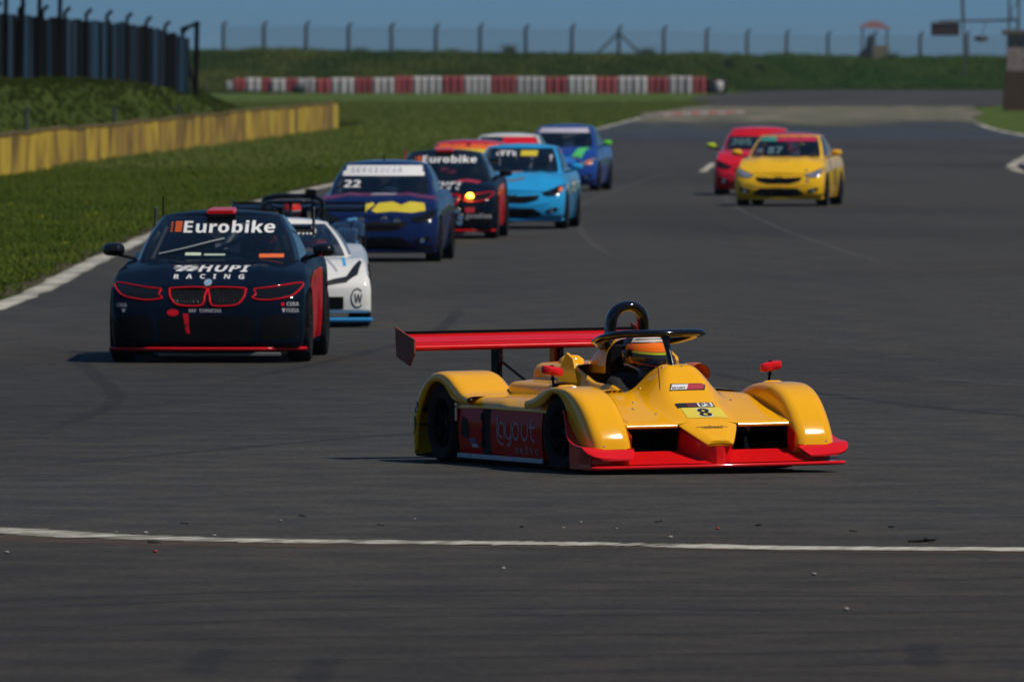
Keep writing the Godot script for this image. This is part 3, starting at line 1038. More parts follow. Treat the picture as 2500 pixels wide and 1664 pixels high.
func build_wire_fence() -> void:
	var f := thing("wire_fence", "wire fence with bent concrete posts along the top of the hill", "fence")
	var m := mat(0.036, 0.046, 0.052, 0.9)
	var wire := mat(0.10, 0.12, 0.14, 0.6)
	var px := [523.0, 613.0, 704.0, 797.0, 893.0, 988.0, 1082.0, 1180.0, 1278.0, 1379.0, 1480.0, 1585.0, 1692.0, 1796.0, 1903.0, 2012.0, 2117.0, 2227.0, 2338.0]
	var mids := []
	var x := -26.6
	for i in 20:
		var d := hill_start(x) + 66.0
		var y := hill_h(x, d)
		var lean := rng.randf_range(-0.05, 0.05)
		var mb := MB.new()
		var h := 3.05 + rng.randf_range(-0.06, 0.06)
		var b := Vector3(x, y - 0.3, -d)
		var tp := Vector3(x + lean, y + h * 0.87, -d)
		mb.tube([b, tp, tp + Vector3(0.06, h * 0.06, 0.0), tp + Vector3(0.34, h * 0.14, 0.0)], [0.22, 0.19, 0.17, 0.11], [0.2, 0.17, 0.16, 0.11], Vector3.BACK, 6)
		part("post", mb, m, f)
		mids.append([b + Vector3(0, 0.3, 0), tp])
		if i == 9:
			for s in [-1.0, 1.0]:
				mb = MB.new()
				mb.tube([tp + Vector3(0, -0.25, 0), Vector3(x + s * 2.7, hill_h(x + s * 2.7, d) - 0.2, -d)], 0.12, 0.12, Vector3.BACK, 6)
				part("brace", mb, m, f)
		x += 3.78 + 0.075 * i * 0.9
	for k in 9:
		var mb := MB.new()
		var pts := []
		for q in mids: pts.append((q[0] as Vector3).lerp(q[1], 0.06 + k * 0.116))
		mb.tube(pts, 0.012, 0.012, Vector3.UP, 4, false, false)
		part("wire", mb, wire, f)
	# the woven mesh between the wires: too fine to tell its strands apart from here
	var mb := MB.new()
	var P := []
	for q in mids: P.append([q[0], q[1]])
	mb.grid(P, Vector3(0, 0, -2000))
	var net := mat(0.05, 0.07, 0.09, 0.9)
	net.transparency = BaseMaterial3D.TRANSPARENCY_ALPHA
	net.albedo_color.a = 0.13
	part("mesh_panel", mb, net, f).set_meta("kind", "stuff")

func build_right_side() -> void:
	# watchtower on the ridge
	var x := 37.1
	var d := 1334.0
	var y := hill_h(x, d)
	var t := thing("watchtower", "small open watchtower with a tiled roof on the ridge", "tower", Vector3(x, y, -d))
	var mb := MB.new()
	var roof := [Vector3(-1.75, 3.45, 1.2), Vector3(1.75, 3.3, 1.2), Vector3(1.75, 3.3, -1.2), Vector3(-1.75, 3.45, -1.2)]
	var peak := [Vector3(-0.5, 4.15, 0), Vector3(0.5, 4.1, 0)]
	mb.quad(roof[0], roof[1], peak[1], peak[0]); mb.quad(roof[2], roof[3], peak[0], peak[1])
	mb.flat(roof[1], roof[2], peak[1]); mb.flat(roof[3], roof[0], peak[0])
	mb.quad(roof[3], roof[2], roof[1], roof[0])
	part("roof", mb, mat(0.11, 0.052, 0.05, 0.9), t)
	for sx in [-1.25, 1.25]:
		for sz in [-0.9, 0.9]:
			mb = MB.new()
			mb.cbox(at(sx, 1.75, sz), Vector3(0.14, 3.6, 0.14), 0.02)
			part("post", mb, mat(0.10, 0.12, 0.13, 0.8), t)
	mb = MB.new()
	mb.cbox(at(0.62, 0.75, 0.92), Vector3(1.62, 1.8, 0.12), 0.02)
	mb.cbox(at(1.3, 0.55, 0), Vector3(0.12, 1.3, 1.7), 0.02)
	part("parapet", mb, mat(0.17, 0.15, 0.11, 0.9), t)
	mb = MB.new()
	mb.prism(PackedVector2Array([Vector2(-1.75, -0.4), Vector2(-0.35, -0.4), Vector2(-0.3, 2.75), Vector2(-0.75, 2.6), Vector2(-1.0, 1.3), Vector2(-1.6, 0.9)]), at(0, 0, 1.05), 0.3)
	part("stair_side", mb, mat(0.012, 0.016, 0.022, 0.9), t)
	# concrete pillar at the end of the pit wall
	x = 29.2
	d = 745.0
	t = thing("wall_pillar", "stout pillar at the right edge, pale above and brown below", "pillar", Vector3(x, 0, -d))
	mb = MB.new()
	mb.prism(PackedVector2Array([Vector2(-1.15, -0.1), Vector2(2.2, -0.1), Vector2(2.2, 2.25), Vector2(-1.05, 2.25)]), at(0, 0, 0), 1.2)
	part("plinth", mb, stained(0.07, 0.042, 0.022, 81, Vector3(0.5, 0.5, 0.5)), t)
	mb = MB.new()
	mb.prism(PackedVector2Array([Vector2(-0.95, 2.25), Vector2(2.2, 2.25), Vector2(2.2, 4.3), Vector2(-0.9, 4.3)]), at(0, 0, -0.05), 1.05)
	part("shaft", mb, stained(0.27, 0.22, 0.20, 82, Vector3(0.5, 0.25, 0.5)), t)
	mb = MB.new()
	mb.cbox(at(0.55, 4.45, 0), Vector3(3.5, 0.3, 1.4), 0.03)
	part("cap", mb, mat(0.10, 0.09, 0.085, 0.9), t)
	# gantry mast with a boom and hanging boards
	t = thing("gantry_mast", "lattice mast with a long boom above the pillar", "mast", Vector3(29.25, 0, -760.0))
	var steel := mat(0.05, 0.055, 0.06, 0.6)
	for sx in [-0.28, 0.28]:
		for sz in [-0.28, 0.28]:
			mb = MB.new()
			mb.cbox(at(sx, 4.2, sz), Vector3(0.1, 9.0, 0.1), 0.015)
			part("leg", mb, steel, t)
	for k in 12:
		for sz in [-0.28, 0.28]:
			mb = MB.new()
			var y0 := 0.2 + k * 0.68
			rod(mb, Vector3(-0.28 if k % 2 == 0 else 0.28, y0, sz), Vector3(0.28 if k % 2 == 0 else -0.28, y0 + 0.68, sz), 0.035, 6)
			part("lattice_bar", mb, steel, t)
	mb = MB.new()
	rod(mb, Vector3(0.3, 5.2, 0), Vector3(-4.4, 5.12, 0), 0.07, 8)
	part("boom", mb, steel, t)
	mb = MB.new()
	rod(mb, Vector3(-2.95, 5.2, 0), Vector3(-3.1, 9.0, 0), 0.09, 8)
	rod(mb, Vector3(-2.85, 2.0, 0.05), Vector3(-2.95, 5.2, 0.05), 0.06, 8)
	part("drop_pole", mb, steel, t)
	var o := thing("signal_board", "dark rectangular board hanging from the end of the boom", "sign", Vector3(25.25, 4.66, -760.0))
	mb = MB.new()
	mb.cbox(at(0, 0, 0), Vector3(1.66, 0.74, 0.25), 0.03)
	part("panel", mb, mat(0.035, 0.024, 0.028, 0.7), o)
	mb = MB.new()
	mb.cbox(at(0, 0.34, 0.14), Vector3(1.6, 0.07, 0.06), 0.01)
	part("trim", mb, mat(0.10, 0.07, 0.07, 0.7), o)
	for s in [-0.6, 0.6]:
		mb = MB.new()
		rod(mb, Vector3(s, 0.36, 0), Vector3(s, 0.5, 0), 0.03, 6)
		part("hanger", mb, steel, o)
	o = thing("signal_lamp", "small dark oval lamp housing to the right of the hanging board", "lamp", Vector3(27.35, 4.12, -760.0))
	mb = MB.new()
	mb.lathe([Vector2(0.01, -0.16), Vector2(0.34, -0.13), Vector2(0.44, 0.0), Vector2(0.30, 0.14), Vector2(0.01, 0.17)], Transform3D(), 16)
	part("housing", mb, mat(0.02, 0.022, 0.026, 0.6), o)
	mb = MB.new()
	rod(mb, Vector3(0, 0.12, 0), Vector3(0.3, 1.02, 0), 0.025, 6)
	part("stalk", mb, steel, o)
	# kerbs: white at the right edge of the track; the red and white strip imitates the barrier's mirage
	t = thing("kerb", "raised white kerb at the right edge of the track", "kerb")
	for i in 9:
		var dd := 338.0 + i * 8.6
		mb = MB.new()
		var a := Vector3(ease_keys(XR, dd) + 0.25, 0.05, -dd)
		var b := Vector3(ease_keys(XR, dd + 8.5) + 0.25, 0.05, -dd - 8.5)
		mb.cbox(between_box(a, b, 0.0), Vector3(0.35, 0.14, (b - a).length()), 0.04)
		part("kerb_block", mb, M.kerb_white, t)
	t = thing("kerb", "added red and white strip at the far left corner of the track, imitating the mirage of the barrier", "kerb")
	for i in 9:
		mb = MB.new()
		var u := i / 9.0
		var v := (i + 0.95) / 9.0
		var a := Vector3(lerpf(7.2, 11.9, u), 0.08, -lerpf(668.0, 700.0, u))
		var b := Vector3(lerpf(7.2, 11.9, v), 0.08, -lerpf(668.0, 700.0, v))
		var xf := between_box(a, b, 0.0)
		xf.origin.y = 0.04
		mb.cbox(xf, Vector3(1.2, 0.20, (b - a).length()), 0.05)
		part("kerb_block", mb, M.kerb_white if i % 2 == 0 else M.mirage_red, t)

# ---- open sports prototype -----------------------------------------------------
var DECK := [Vector2(-1.0, 0.49), Vector2(-0.3, 0.51), Vector2(0.4, 0.532), Vector2(0.8, 0.553), Vector2(1.0, 0.545), Vector2(1.2, 0.507), Vector2(1.45, 0.438), Vector2(1.75, 0.345), Vector2(2.0, 0.265)]
var FLANK := [Vector2(-1.0, 0.49), Vector2(-0.3, 0.505), Vector2(0.4, 0.505), Vector2(1.0, 0.50)]
var SPINE := [Vector2(0.86, 0.69), Vector2(0.95, 0.72), Vector2(1.05, 0.735), Vector2(1.14, 0.726), Vector2(1.23, 0.675), Vector2(1.32, 0.60), Vector2(1.42, 0.53), Vector2(1.6, 0.432), Vector2(1.8, 0.335), Vector2(1.92, 0.270), Vector2(1.985, 0.232)]
var NOSE_W := [Vector2(0.86, 0.255), Vector2(1.0, 0.265), Vector2(1.15, 0.28), Vector2(1.3, 0.285), Vector2(1.45, 0.27), Vector2(1.75, 0.20), Vector2(1.9, 0.135), Vector2(1.985, 0.09)]
var RIM := [Vector2(-0.05, 0.72), Vector2(0.15, 0.70), Vector2(0.35, 0.655), Vector2(0.55, 0.608), Vector2(0.7, 0.598), Vector2(0.82, 0.595), Vector2(0.95, 0.56)]

func shell_y(x: float, z: float) -> float:
	var c := ease_keys(SPINE, z)
	var d := minf(ease_keys(DECK, z), c - lerpf(0.0, 0.020, sstep(1.6, 1.76, z)))
	var w := ease_keys(NOSE_W, z)
	var t := absf(x - 0.04 * sstep(1.45, 1.05, z)) / w
	var f := 1.0 - sstep(lerpf(0.24, 0.50, sstep(1.02, 1.6, z)), lerpf(1.22, 1.16, sstep(1.0, 1.6, z)), t)
	var rise := maxf(c - d, 0.0)
	return d + rise * f - 0.03 * pow(absf(x) / 0.62, 3.0) * sstep(1.75, 1.2, z)

func wheel(parent: Node3D, x: float, y: float, z: float, r: float, w: float, rim: Material, spokes := 5, steer := 0.0, called := "wheel") -> void:
	var s := signf(x)
	var xf := Transform3D(Basis(Vector3.UP, deg_to_rad(steer)) * Basis(Vector3(0, s, 0), Vector3(-s, 0, 0), Vector3(0, 0, 1)).orthonormalized(), Vector3(x, y, z))
	xf.basis = Basis(Vector3.UP, deg_to_rad(steer)) * Basis(Vector3(0, 1, 0), Vector3(s, 0, 0), Vector3(0, 0, -s))
	var mb := MB.new()
	var h := w * 0.5
	mb.lathe([Vector2(r * 0.62, -h * 0.86), Vector2(r * 0.80, -h), Vector2(r * 0.93, -h * 0.94), Vector2(r * 0.985, -h * 0.78), Vector2(r, -h * 0.5), Vector2(r, h * 0.5), Vector2(r * 0.985, h * 0.78), Vector2(r * 0.93, h * 0.94), Vector2(r * 0.80, h), Vector2(r * 0.62, h * 0.86)], xf, 36, false)
	mb.lathe([Vector2(r * 0.62, h * 0.86), Vector2(r * 0.60, h * 0.4), Vector2(r * 0.60, -h * 0.86)], xf, 28)
	var o := part(called, mb, M.rubber, parent)
	mb = MB.new()
	mb.lathe([Vector2(r * 0.60, h * 0.80), Vector2(r * 0.645, h * 0.90), Vector2(r * 0.655, h * 0.82)], xf, 32)
	mb.lathe([Vector2(0.001, h * 0.62), Vector2(r * 0.13, h * 0.62), Vector2(r * 0.17, h * 0.50), Vector2(r * 0.17, 0.0)], xf, 16)
	mb.lathe([Vector2(0.001, -h * 0.1), Vector2(r * 0.6, -h * 0.1)], xf, 20)
	for k in spokes * 2:
		var g := TAU * (k / 2 + (0.13 if k % 2 == 0 else -0.13)) / spokes
		var a := xf * Vector3(cos(g) * r * 0.14, h * 0.5, sin(g) * r * 0.14)
		var b := xf * Vector3(cos(g) * r * 0.60, h * 0.74, sin(g) * r * 0.60)
		mb.tube([a, b], r * 0.055, r * 0.04, Vector3(s, 0, 0), 6, false, false)
	part("rim", mb, rim, o)

func fender(mb: MB, s: float, C: Array, A: Array, outer: float, flat_in: float, inner: float, drop: Array) -> void:
	var cc := spline(C, 5)
	var aa := spline(A, 5)
	var P := []
	for i in cc.size():
		var c: Vector2 = cc[i]
		var a: Vector2 = aa[i]
		var low := ease_keys(drop, float(i) / (cc.size() - 1))
		var L := []
		for q in [[outer - 0.02, 0.0], [outer, 0.02], [outer + 0.006, 0.45], [outer, 0.76], [outer - 0.012, 0.90], [outer - 0.04, 0.975], [outer - 0.08, 1.0]]:
			var p := a.lerp(c, q[1])
			L.append(Vector3(s * q[0], p.y, p.x))
		var t := (cc[mini(i + 1, cc.size() - 1)] - cc[maxi(i - 1, 0)] as Vector2).normalized()
		var m := Vector2(-t.y, t.x)
		if (a - c).dot(m) > 0.0: m = -m
		for q in [[flat_in + 0.035, 0.0], [flat_in + 0.012, 0.003], [flat_in - 0.008, 0.012], [inner + 0.010, 0.030], [inner, 0.075]]:
			var p: Vector2 = c - m * q[1]
			L.append(Vector3(s * q[0], p.y, p.x))
		var p2: Vector2 = c - m * 0.075
		L.append(Vector3(s * inner, minf(low, p2.y - 0.01), p2.x))
		P.append(L)
	mb.grid(P, Vector3(s * 0.75, 0.3, C[C.size() / 2].x))

func make_prototype(label: String, S: Dictionary, pos: Vector3, turn: float) -> Node3D:
	var car := thing("sports_prototype", label, "race car", pos, turn, "open sports prototypes")
	var Y: Material = S.body
	var R: Material = S.trim
	var mb := MB.new()
	# hood: a sheet from the cockpit to the intakes, with the spine raised along its middle
	var P := []
	for i in 46:
		var z := lerpf(0.93, 1.75, i / 45.0)
		var row := []
		for j in 49:
			var x := lerpf(-0.61, 0.61, j / 48.0)
			row.append(Vector3(x, shell_y(x, z), z))
		P.append(row)
	mb.grid(P, Vector3(0, -1, 1))
	# beak ahead of the intakes
	P = []
	for i in 20:
		var z := lerpf(1.75, 1.985, i / 19.0)
		var w := ease_keys(NOSE_W, z) * 1.06
		var row := []
		row.append(Vector3(0, ease_keys(SPINE, z) - lerpf(0.05, 0.036, i / 19.0), z - 0.01))
		row.append(Vector3(-w * 0.94, shell_y(w, z) - 0.022, z - 0.008))
		row.append(Vector3(-w, shell_y(w, z) - 0.014, z - 0.004))
		for j in 21:
			var x := lerpf(-w, w, j / 20.0)
			row.append(Vector3(x, shell_y(x, z) - 0.008 * pow(absf(x) / w, 6), z))
		row.append(Vector3(w, shell_y(w, z) - 0.014, z - 0.004))
		row.append(Vector3(w * 0.94, shell_y(w, z) - 0.022, z - 0.008))
		row.append(Vector3(0, ease_keys(SPINE, z) - lerpf(0.05, 0.036, i / 19.0), z - 0.01))
		P.append(row)
	mb.grid(P, Vector3(0, 0.2, 1.8))
	mb.fan(P[-1], Vector3.BACK)
	var hood := part("hood", mb, Y, car)
	var hood_tm := faces_of([hood.mesh])
	# rolled front edges of the two intakes
	for s in [-1.0, 1.0]:
		mb = MB.new()
		var e := []
		for j in 12:
			var x: float = lerpf(0.225, 0.60, j / 11.0) * s
			e.append(Vector3(x, shell_y(x, 1.75) - 0.012, 1.748))
		mb.tube(e, 0.013, 0.012, Vector3.UP, 8)
		part("intake_lip", mb, Y, car)
		# black duct behind
		mb = MB.new()
		var q := [Vector3(0.205 * s, 0.33, 1.735), Vector3(0.60 * s, 0.33, 1.735), Vector3(0.60 * s, 0.13, 1.70), Vector3(0.215 * s, 0.13, 1.70)]
		var w := []
		for p in q: w.append(p + Vector3(0, 0, -0.55))
		for k in 4: mb.quad(q[k], q[(k + 1) % 4], w[(k + 1) % 4], w[k])
		mb.quad(w[0], w[1], w[2], w[3])
		part("intake_duct", mb, M.black, car)
	# pale shapes in the right-hand duct stand in for daylight seen through it
	mb = MB.new()
	mb.prism(PackedVector2Array([Vector2(0.36, 0.315), Vector2(0.43, 0.32), Vector2(0.405, 0.27)]), at(0, 0, 1.5), 0.01)
	mb.prism(PackedVector2Array([Vector2(0.37, 0.235), Vector2(0.39, 0.235), Vector2(0.40, 0.17), Vector2(0.425, 0.145), Vector2(0.375, 0.145)]), at(0, 0, 1.5), 0.01)
	part("duct_daylight", mb, mat(0.16, 0.155, 0.15, 0.7), car)
	# front fenders
	var fc := [Vector2(0.60, 0.497), Vector2(0.76, 0.525), Vector2(0.90, 0.568), Vector2(1.05, 0.592), Vector2(1.22, 0.600), Vector2(1.40, 0.587), Vector2(1.55, 0.545), Vector2(1.68, 0.47), Vector2(1.79, 0.365), Vector2(1.87, 0.26), Vector2(1.90, 0.185)]
	var fa := [Vector2(0.60, 0.435), Vector2(0.78, 0.44)]
	for g in [128.0, 108.0, 88.0, 68.0, 50.0, 34.0, 20.0, 5.0, -10.0]: fa.append(Vector2(1.15 + cos(deg_to_rad(g)) * 0.292, 0.27 + sin(deg_to_rad(g)) * 0.285))
	for s in [-1.0, 1.0]:
		mb = MB.new()
		fender(mb, s, fc, fa, 0.90, 0.645, 0.605, [Vector2(0, 0.46), Vector2(0.4, 0.44), Vector2(0.6, 0.36), Vector2(0.75, 0.26), Vector2(0.86, 0.15), Vector2(1, 0.13)])
		# closing the front below
		mb.quad(Vector3(s * 0.60, 0.19, 1.895), Vector3(s * 0.89, 0.19, 1.895), Vector3(s * 0.89, 0.13, 1.80), Vector3(s * 0.60, 0.13, 1.80))
		var o := part("front_fender", mb, Y, car)
		# louvre on top: a dark slot with a raised scoop behind it
		var tm := faces_of([o.mesh])
		decal("louvre", o, poly_tris(disc_pts(s * 0.765, -1.0, 0.075, 0.045)), tm, TOP, M.black, 0.003)
		mb = MB.new()
		mb.lathe([Vector2(0.001, 0.012), Vector2(0.045, 0.010), Vector2(0.062, 0.0)], Transform3D(Basis(Vector3(1.15, 0, 0), Vector3(0, 1, 0), Vector3(0, 0, 0.7)), Vector3(s * 0.765, 0.596, 1.065)), 20)
		part("louvre_scoop", mb, Y, o)
		# red dive plane that wraps the foot of the fender
		mb = MB.new()
		var path := [Vector2(1.36, 0.44), Vector2(1.45, 0.36), Vector2(1.55, 0.285), Vector2(1.66, 0.225), Vector2(1.78, 0.205), Vector2(1.885, 0.195), Vector2(1.995, 0.125)]
		P = []
		var pp := spline(path, 4)
		for i in pp.size():
			var f := float(i) / (pp.size() - 1)
			var p: Vector2 = pp[i]
			var inr := 0.895 if f < 0.74 else lerpf(0.895, 0.60, sstep(0.74, 0.86, f))
			var outr := lerpf(0.915, 0.975, sstep(0.0, 0.45, f)) - (0.10 * pow((f - 0.86) / 0.14, 2.0) if f > 0.86 else 0.0)
			if f > 0.86: inr = lerpf(0.60, 0.66, (f - 0.86) / 0.14)
			var row := []
			for k in 7:
				var u := k / 6.0
				row.append(Vector3(s * lerpf(inr, outr, u), p.y + 0.012 * u * u - 0.006, p.x))
			row.append(Vector3(s * outr, p.y - 0.010, p.x - 0.002))
			for k in 3: row.append(Vector3(s * lerpf(outr, inr, (k + 1) / 3.0), p.y - 0.016, p.x))
			P.append(row)
		mb.grid(P, null)
		mb.fan(P[-1], Vector3.BACK)
		part("dive_plane", mb, R, car)
		# wheel well: dark inner wall
		mb = MB.new()
		mb.cbox(at(s * 0.63, 0.26, 1.13), Vector3(0.02, 0.30, 0.62), 0.004)
		mb.cbox(at(s * 0.55, 0.27, -1.02), Vector3(0.02, 0.36, 0.5), 0.004)
		part("wheel_well", mb, M.black, car)
	# rear fenders
	var rc := [Vector2(-0.50, 0.492), Vector2(-0.62, 0.515), Vector2(-0.76, 0.575), Vector2(-0.90, 0.632), Vector2(-1.05, 0.655), Vector2(-1.20, 0.645), Vector2(-1.34, 0.595), Vector2(-1.46, 0.52), Vector2(-1.56, 0.42), Vector2(-1.605, 0.31), Vector2(-1.61, 0.20), Vector2(-1.57, 0.06)]
	var ra := [Vector2(-0.52, 0.43), Vector2(-0.68, 0.445), Vector2(-0.82, 0.47)]
	for g in [50.0, 66.0, 84.0, 104.0, 124.0, 144.0, 162.0, 180.0]: ra.append(Vector2(-1.12 - 0.0 + cos(deg_to_rad(g)) * 0.345, 0.27 + sin(deg_to_rad(g)) * 0.315))
	ra[-1] = Vector2(-1.525, 0.27)
	ra[-2] = Vector2(-1.475, 0.37)
	ra.append(Vector2(-1.545, 0.09))
	for s in [-1.0, 1.0]:
		mb = MB.new()
		fender(mb, s, rc, ra, 0.905, 0.52, 0.48, [Vector2(0, 0.46), Vector2(0.4, 0.42), Vector2(0.7, 0.34), Vector2(0.85, 0.2), Vector2(1, 0.05)])
		var o := part("rear_fender", mb, Y, car)
		if S.get("plates", false) and s < 0.0:
			var tm := faces_of([o.mesh])
			decal("class_plate", o, rect_tris(-1.548, 0.36, -1.475, 0.43), tm, LEFT, M.print_black, 0.003)
			decal("class_plate", o, text_tris("P3", 0.05, 0.045, -1.51, 0.395), tm, LEFT, M.print_white, 0.005)
			decal("number_plate", o, rect_tris(-1.57, 0.20, -1.50, 0.355), tm, LEFT, M.print_lime, 0.003)
			decal("number_plate", o, text_tris("8", 0.03, 0.10, -1.535, 0.28), tm, LEFT, M.print_black, 0.005)
	# side decks between the fenders, rolled over the red flanks
	for s in [-1.0, 1.0]:
		mb = MB.new()
		P = []
		for i in 40:
			var z := lerpf(-0.86, 0.94, i / 39.0)
			var d := ease_keys(DECK, z)
			var row := []
			var dip := 0.016 * sstep(-0.05, 0.2, z) * sstep(0.75, 0.4, z)
			for q in [[0.33, 0.012], [0.40, 0.008], [0.50, 0.0], [0.60, -0.002], [0.70, -0.004], [0.77, -0.010 - dip * 0.3], [0.81, -0.022 - dip], [0.838, -0.045 - dip], [0.852, -0.075], [0.850, -0.095]]:
				row.append(Vector3(s * q[0], lerpf(d, ease_keys(FLANK, z), sstep(0.45, 0.72, q[0])) + q[1], z))
			P.append(row)
		mb.grid(P, Vector3(s * 0.5, 0.2, 0))
		part("side_deck", mb, Y, car)
		# flank: two red panels with a dark vent between, white skirt below
		for q in [[-0.83, -0.36, 0.0], [-0.20, 0.80, 0.0]]:
			mb = MB.new()
			P = []
			for i in 9:
				var z := lerpf(q[0], q[1], i / 8.0)
				var row := []
				for k in 8:
					var f := k / 7.0
					row.append(Vector3(s * (0.842 + 0.012 * sin(f * PI)), lerpf(0.085, 0.425, f), z))
				P.append(row)
			mb.grid(P, Vector3(0, 0.2, 0))
			var o := part("side_panel", mb, S.flank, car)
			if s < 0.0 and S.get("plates", false):
				var tm := faces_of([o.mesh])
				if q[0] > -0.5:
					var stem := 0.014
					var ink: Material = M.print_grey
					var letters := []
					var sc := func(pts: Array, ox: float) -> Array:
						var out := []
						for p in pts: out.append(Vector2(-0.06 + ox + p.x * 0.115, 0.205 + p.y * 0.115))
						return out
					# tall thin rounded letters: l a y o u t
					letters.append(sc.call([Vector2(0, 1.45), Vector2(0, 0.2), Vector2(0.15, -0.05), Vector2(0.55, -0.25), Vector2(0.95, -0.28)], 0.0))
					letters.append(sc.call([Vector2(0.6, 0.12), Vector2(0.22, 0.25), Vector2(0.05, 0.6), Vector2(0.22, 0.95), Vector2(0.6, 1.0), Vector2(0.95, 0.8), Vector2(1.0, 0.5), Vector2(1.0, 0.05)], 0.02))
					letters.append(sc.call([Vector2(0, 1.0), Vector2(0.0, 0.45), Vector2(0.3, 0.1), Vector2(0.7, 0.1), Vector2(0.95, 0.45), Vector2(0.95, 1.0)], 0.16))
					letters.append(sc.call([Vector2(0.95, 0.45), Vector2(0.9, -0.05), Vector2(0.6, -0.3), Vector2(0.2, -0.3)], 0.16))
					letters.append(sc.call([Vector2(0.5, 0.05), Vector2(0.15, 0.2), Vector2(0.0, 0.55), Vector2(0.15, 0.9), Vector2(0.5, 1.05), Vector2(0.85, 0.9), Vector2(1.0, 0.55), Vector2(0.85, 0.2), Vector2(0.5, 0.05)], 0.30))
					letters.append(sc.call([Vector2(0, 1.0), Vector2(0.02, 0.4), Vector2(0.35, 0.08), Vector2(0.75, 0.12), Vector2(1.0, 0.45), Vector2(1.05, 1.0)], 0.47))
					letters.append(sc.call([Vector2(0.35, 1.3), Vector2(0.3, 0.4), Vector2(0.5, 0.1), Vector2(0.85, 0.05)], 0.615))
					letters.append(sc.call([Vector2(0.05, 0.85), Vector2(0.9, 0.85)], 0.615))
					for l in letters: decal("lettering", o, stroke_tris(spline(l, 3), stem), tm, LEFT, ink, 0.003)
					for k in 5: decal("lettering", o, text_tris("medic"[k], [0.06, 0.042, 0.042, 0.012, 0.04][k], [0.04, 0.04, 0.062, 0.058, 0.04][k], 0.30 + k * 0.095, [0.135, 0.135, 0.146, 0.144, 0.135][k], false), tm, LEFT, ink, 0.003)
				else:
					decal("sticker", o, rect_tris(-0.60, 0.165, -0.47, 0.20, -0.02), tm, LEFT, M.print_violet, 0.003)
					decal("sticker", o, rect_tris(-0.56, 0.135, -0.44, 0.16, -0.02), tm, LEFT, M.print_grey, 0.003)
					decal("air_hole", o, poly_tris([Vector2(-0.77, 0.22), Vector2(-0.63, 0.19), Vector2(-0.60, 0.27), Vector2(-0.66, 0.33), Vector2(-0.76, 0.35)]), tm, LEFT, M.black, 0.003)
		mb = MB.new()
		mb.cbox(at(s * 0.835, 0.255, -0.28), Vector3(0.02, 0.34, 0.18), 0.004)
		for k in 3: mb.lathe([Vector2(0.03, -0.012), Vector2(0.03, 0.0), Vector2(0.001, 0.004)], Transform3D(Basis(Vector3(0, 1, 0), Vector3(s, 0, 0), Vector3(0, 0, -s)), Vector3(s * 0.852, 0.16 + k * 0.095, -0.37)), 10)
		part("side_vent", mb, M.black, car)
		mb = MB.new()
		mb.cbox(at(s * 0.852, 0.073, -0.02), Vector3(0.012, 0.032, 1.66), 0.003)
		for k in 8: mb.lathe([Vector2(0.008, 0.0), Vector2(0.008, 0.004), Vector2(0.001, 0.006)], Transform3D(Basis(Vector3(0, 1, 0), Vector3(s, 0, 0), Vector3(0, 0, -s)), Vector3(s * 0.858, 0.073, -0.78 + k * 0.21)), 8)
		part("side_skirt", mb, S.skirt, car)
		# panel latch at the rear of the flank
		mb = MB.new()
		mb.cbox(at(s * 0.862, 0.36, -0.84), Vector3(0.02, 0.10, 0.03), 0.005)
		mb.cbox(at(s * 0.862, 0.43, -0.84), Vector3(0.02, 0.03, 0.045), 0.005)
		part("latch", mb, M.chrome, car)
	# flat floor, splitter, ramps and keel
	mb = MB.new()
	mb.cbox(at(0, 0.055, -0.1), Vector3(1.66, 0.03, 3.3), 0.005)
	mb.cbox(at(0, 0.26, -1.2), Vector3(0.9, 0.36, 0.8), 0.03)
	mb.cbox(at(0, 0.22, 0.2), Vector3(0.66, 0.3, 2.0), 0.03)
	part("floor_tub", mb, M.black, car)
	mb = MB.new()
	var sp := []
	for j in 25:
		var x := lerpf(-0.89, 0.89, j / 24.0)
		sp.append(Vector2(x, 2.03 - 0.05 * pow(absf(x) / 0.89, 1.5)))
	var poly := PackedVector2Array(sp)
	poly.append_array([Vector2(0.93, 1.94), Vector2(0.93, 1.52), Vector2(-0.93, 1.52), Vector2(-0.93, 1.94)])
	mb.prism(poly, Transform3D(Basis(Vector3(1, 0, 0), Vector3(0, 0, 1), Vector3(0, -1, 0)), Vector3(0, 0.058, 0)), 0.022)
	var edge := []
	for q in sp: edge.append(Vector3(q.x, 0.060, q.y))
	edge.push_front(Vector3(-0.93, 0.06, 1.94)); edge.append(Vector3(0.93, 0.06, 1.94))
	mb.tube(edge, 0.014, 0.014, Vector3.UP, 8)
	part("splitter", mb, R, car)
	for s in [-1.0, 1.0]:
		mb = MB.new()
		mb.quad(Vector3(s * 0.06, 0.078, 1.985), Vector3(s * 0.70, 0.078, 1.955), Vector3(s * 0.60, 0.158, 1.71), Vector3(s * 0.20, 0.158, 1.71))
		mb.quad(Vector3(s * 0.70, 0.078, 1.955), Vector3(s * 0.70, 0.078, 1.6), Vector3(s * 0.60, 0.158, 1.6), Vector3(s * 0.60, 0.158, 1.71))
		part("splitter_ramp", mb, R, car)
		mb = MB.new()
		mb.cbox(at(s * 0.745, 0.12, 1.68), Vector3(0.28, 0.10, 0.24), 0.01)
		mb.quad(Vector3(s * 0.602, 0.14, 1.72), Vector3(s * 0.602, 0.33, 1.72), Vector3(s * 0.602, 0.27, 1.86), Vector3(s * 0.602, 0.14, 1.84))
		mb.quad(Vector3(s * 0.885, 0.42, 1.40), Vector3(s * 0.885, 0.07, 1.40), Vector3(s * 0.885, 0.07, 1.80), Vector3(s * 0.885, 0.20, 1.80))
		mb.quad(Vector3(s * 0.84, 0.44, 0.79), Vector3(s * 0.84, 0.08, 0.79), Vector3(s * 0.60, 0.08, 0.79), Vector3(s * 0.60, 0.44, 0.79))
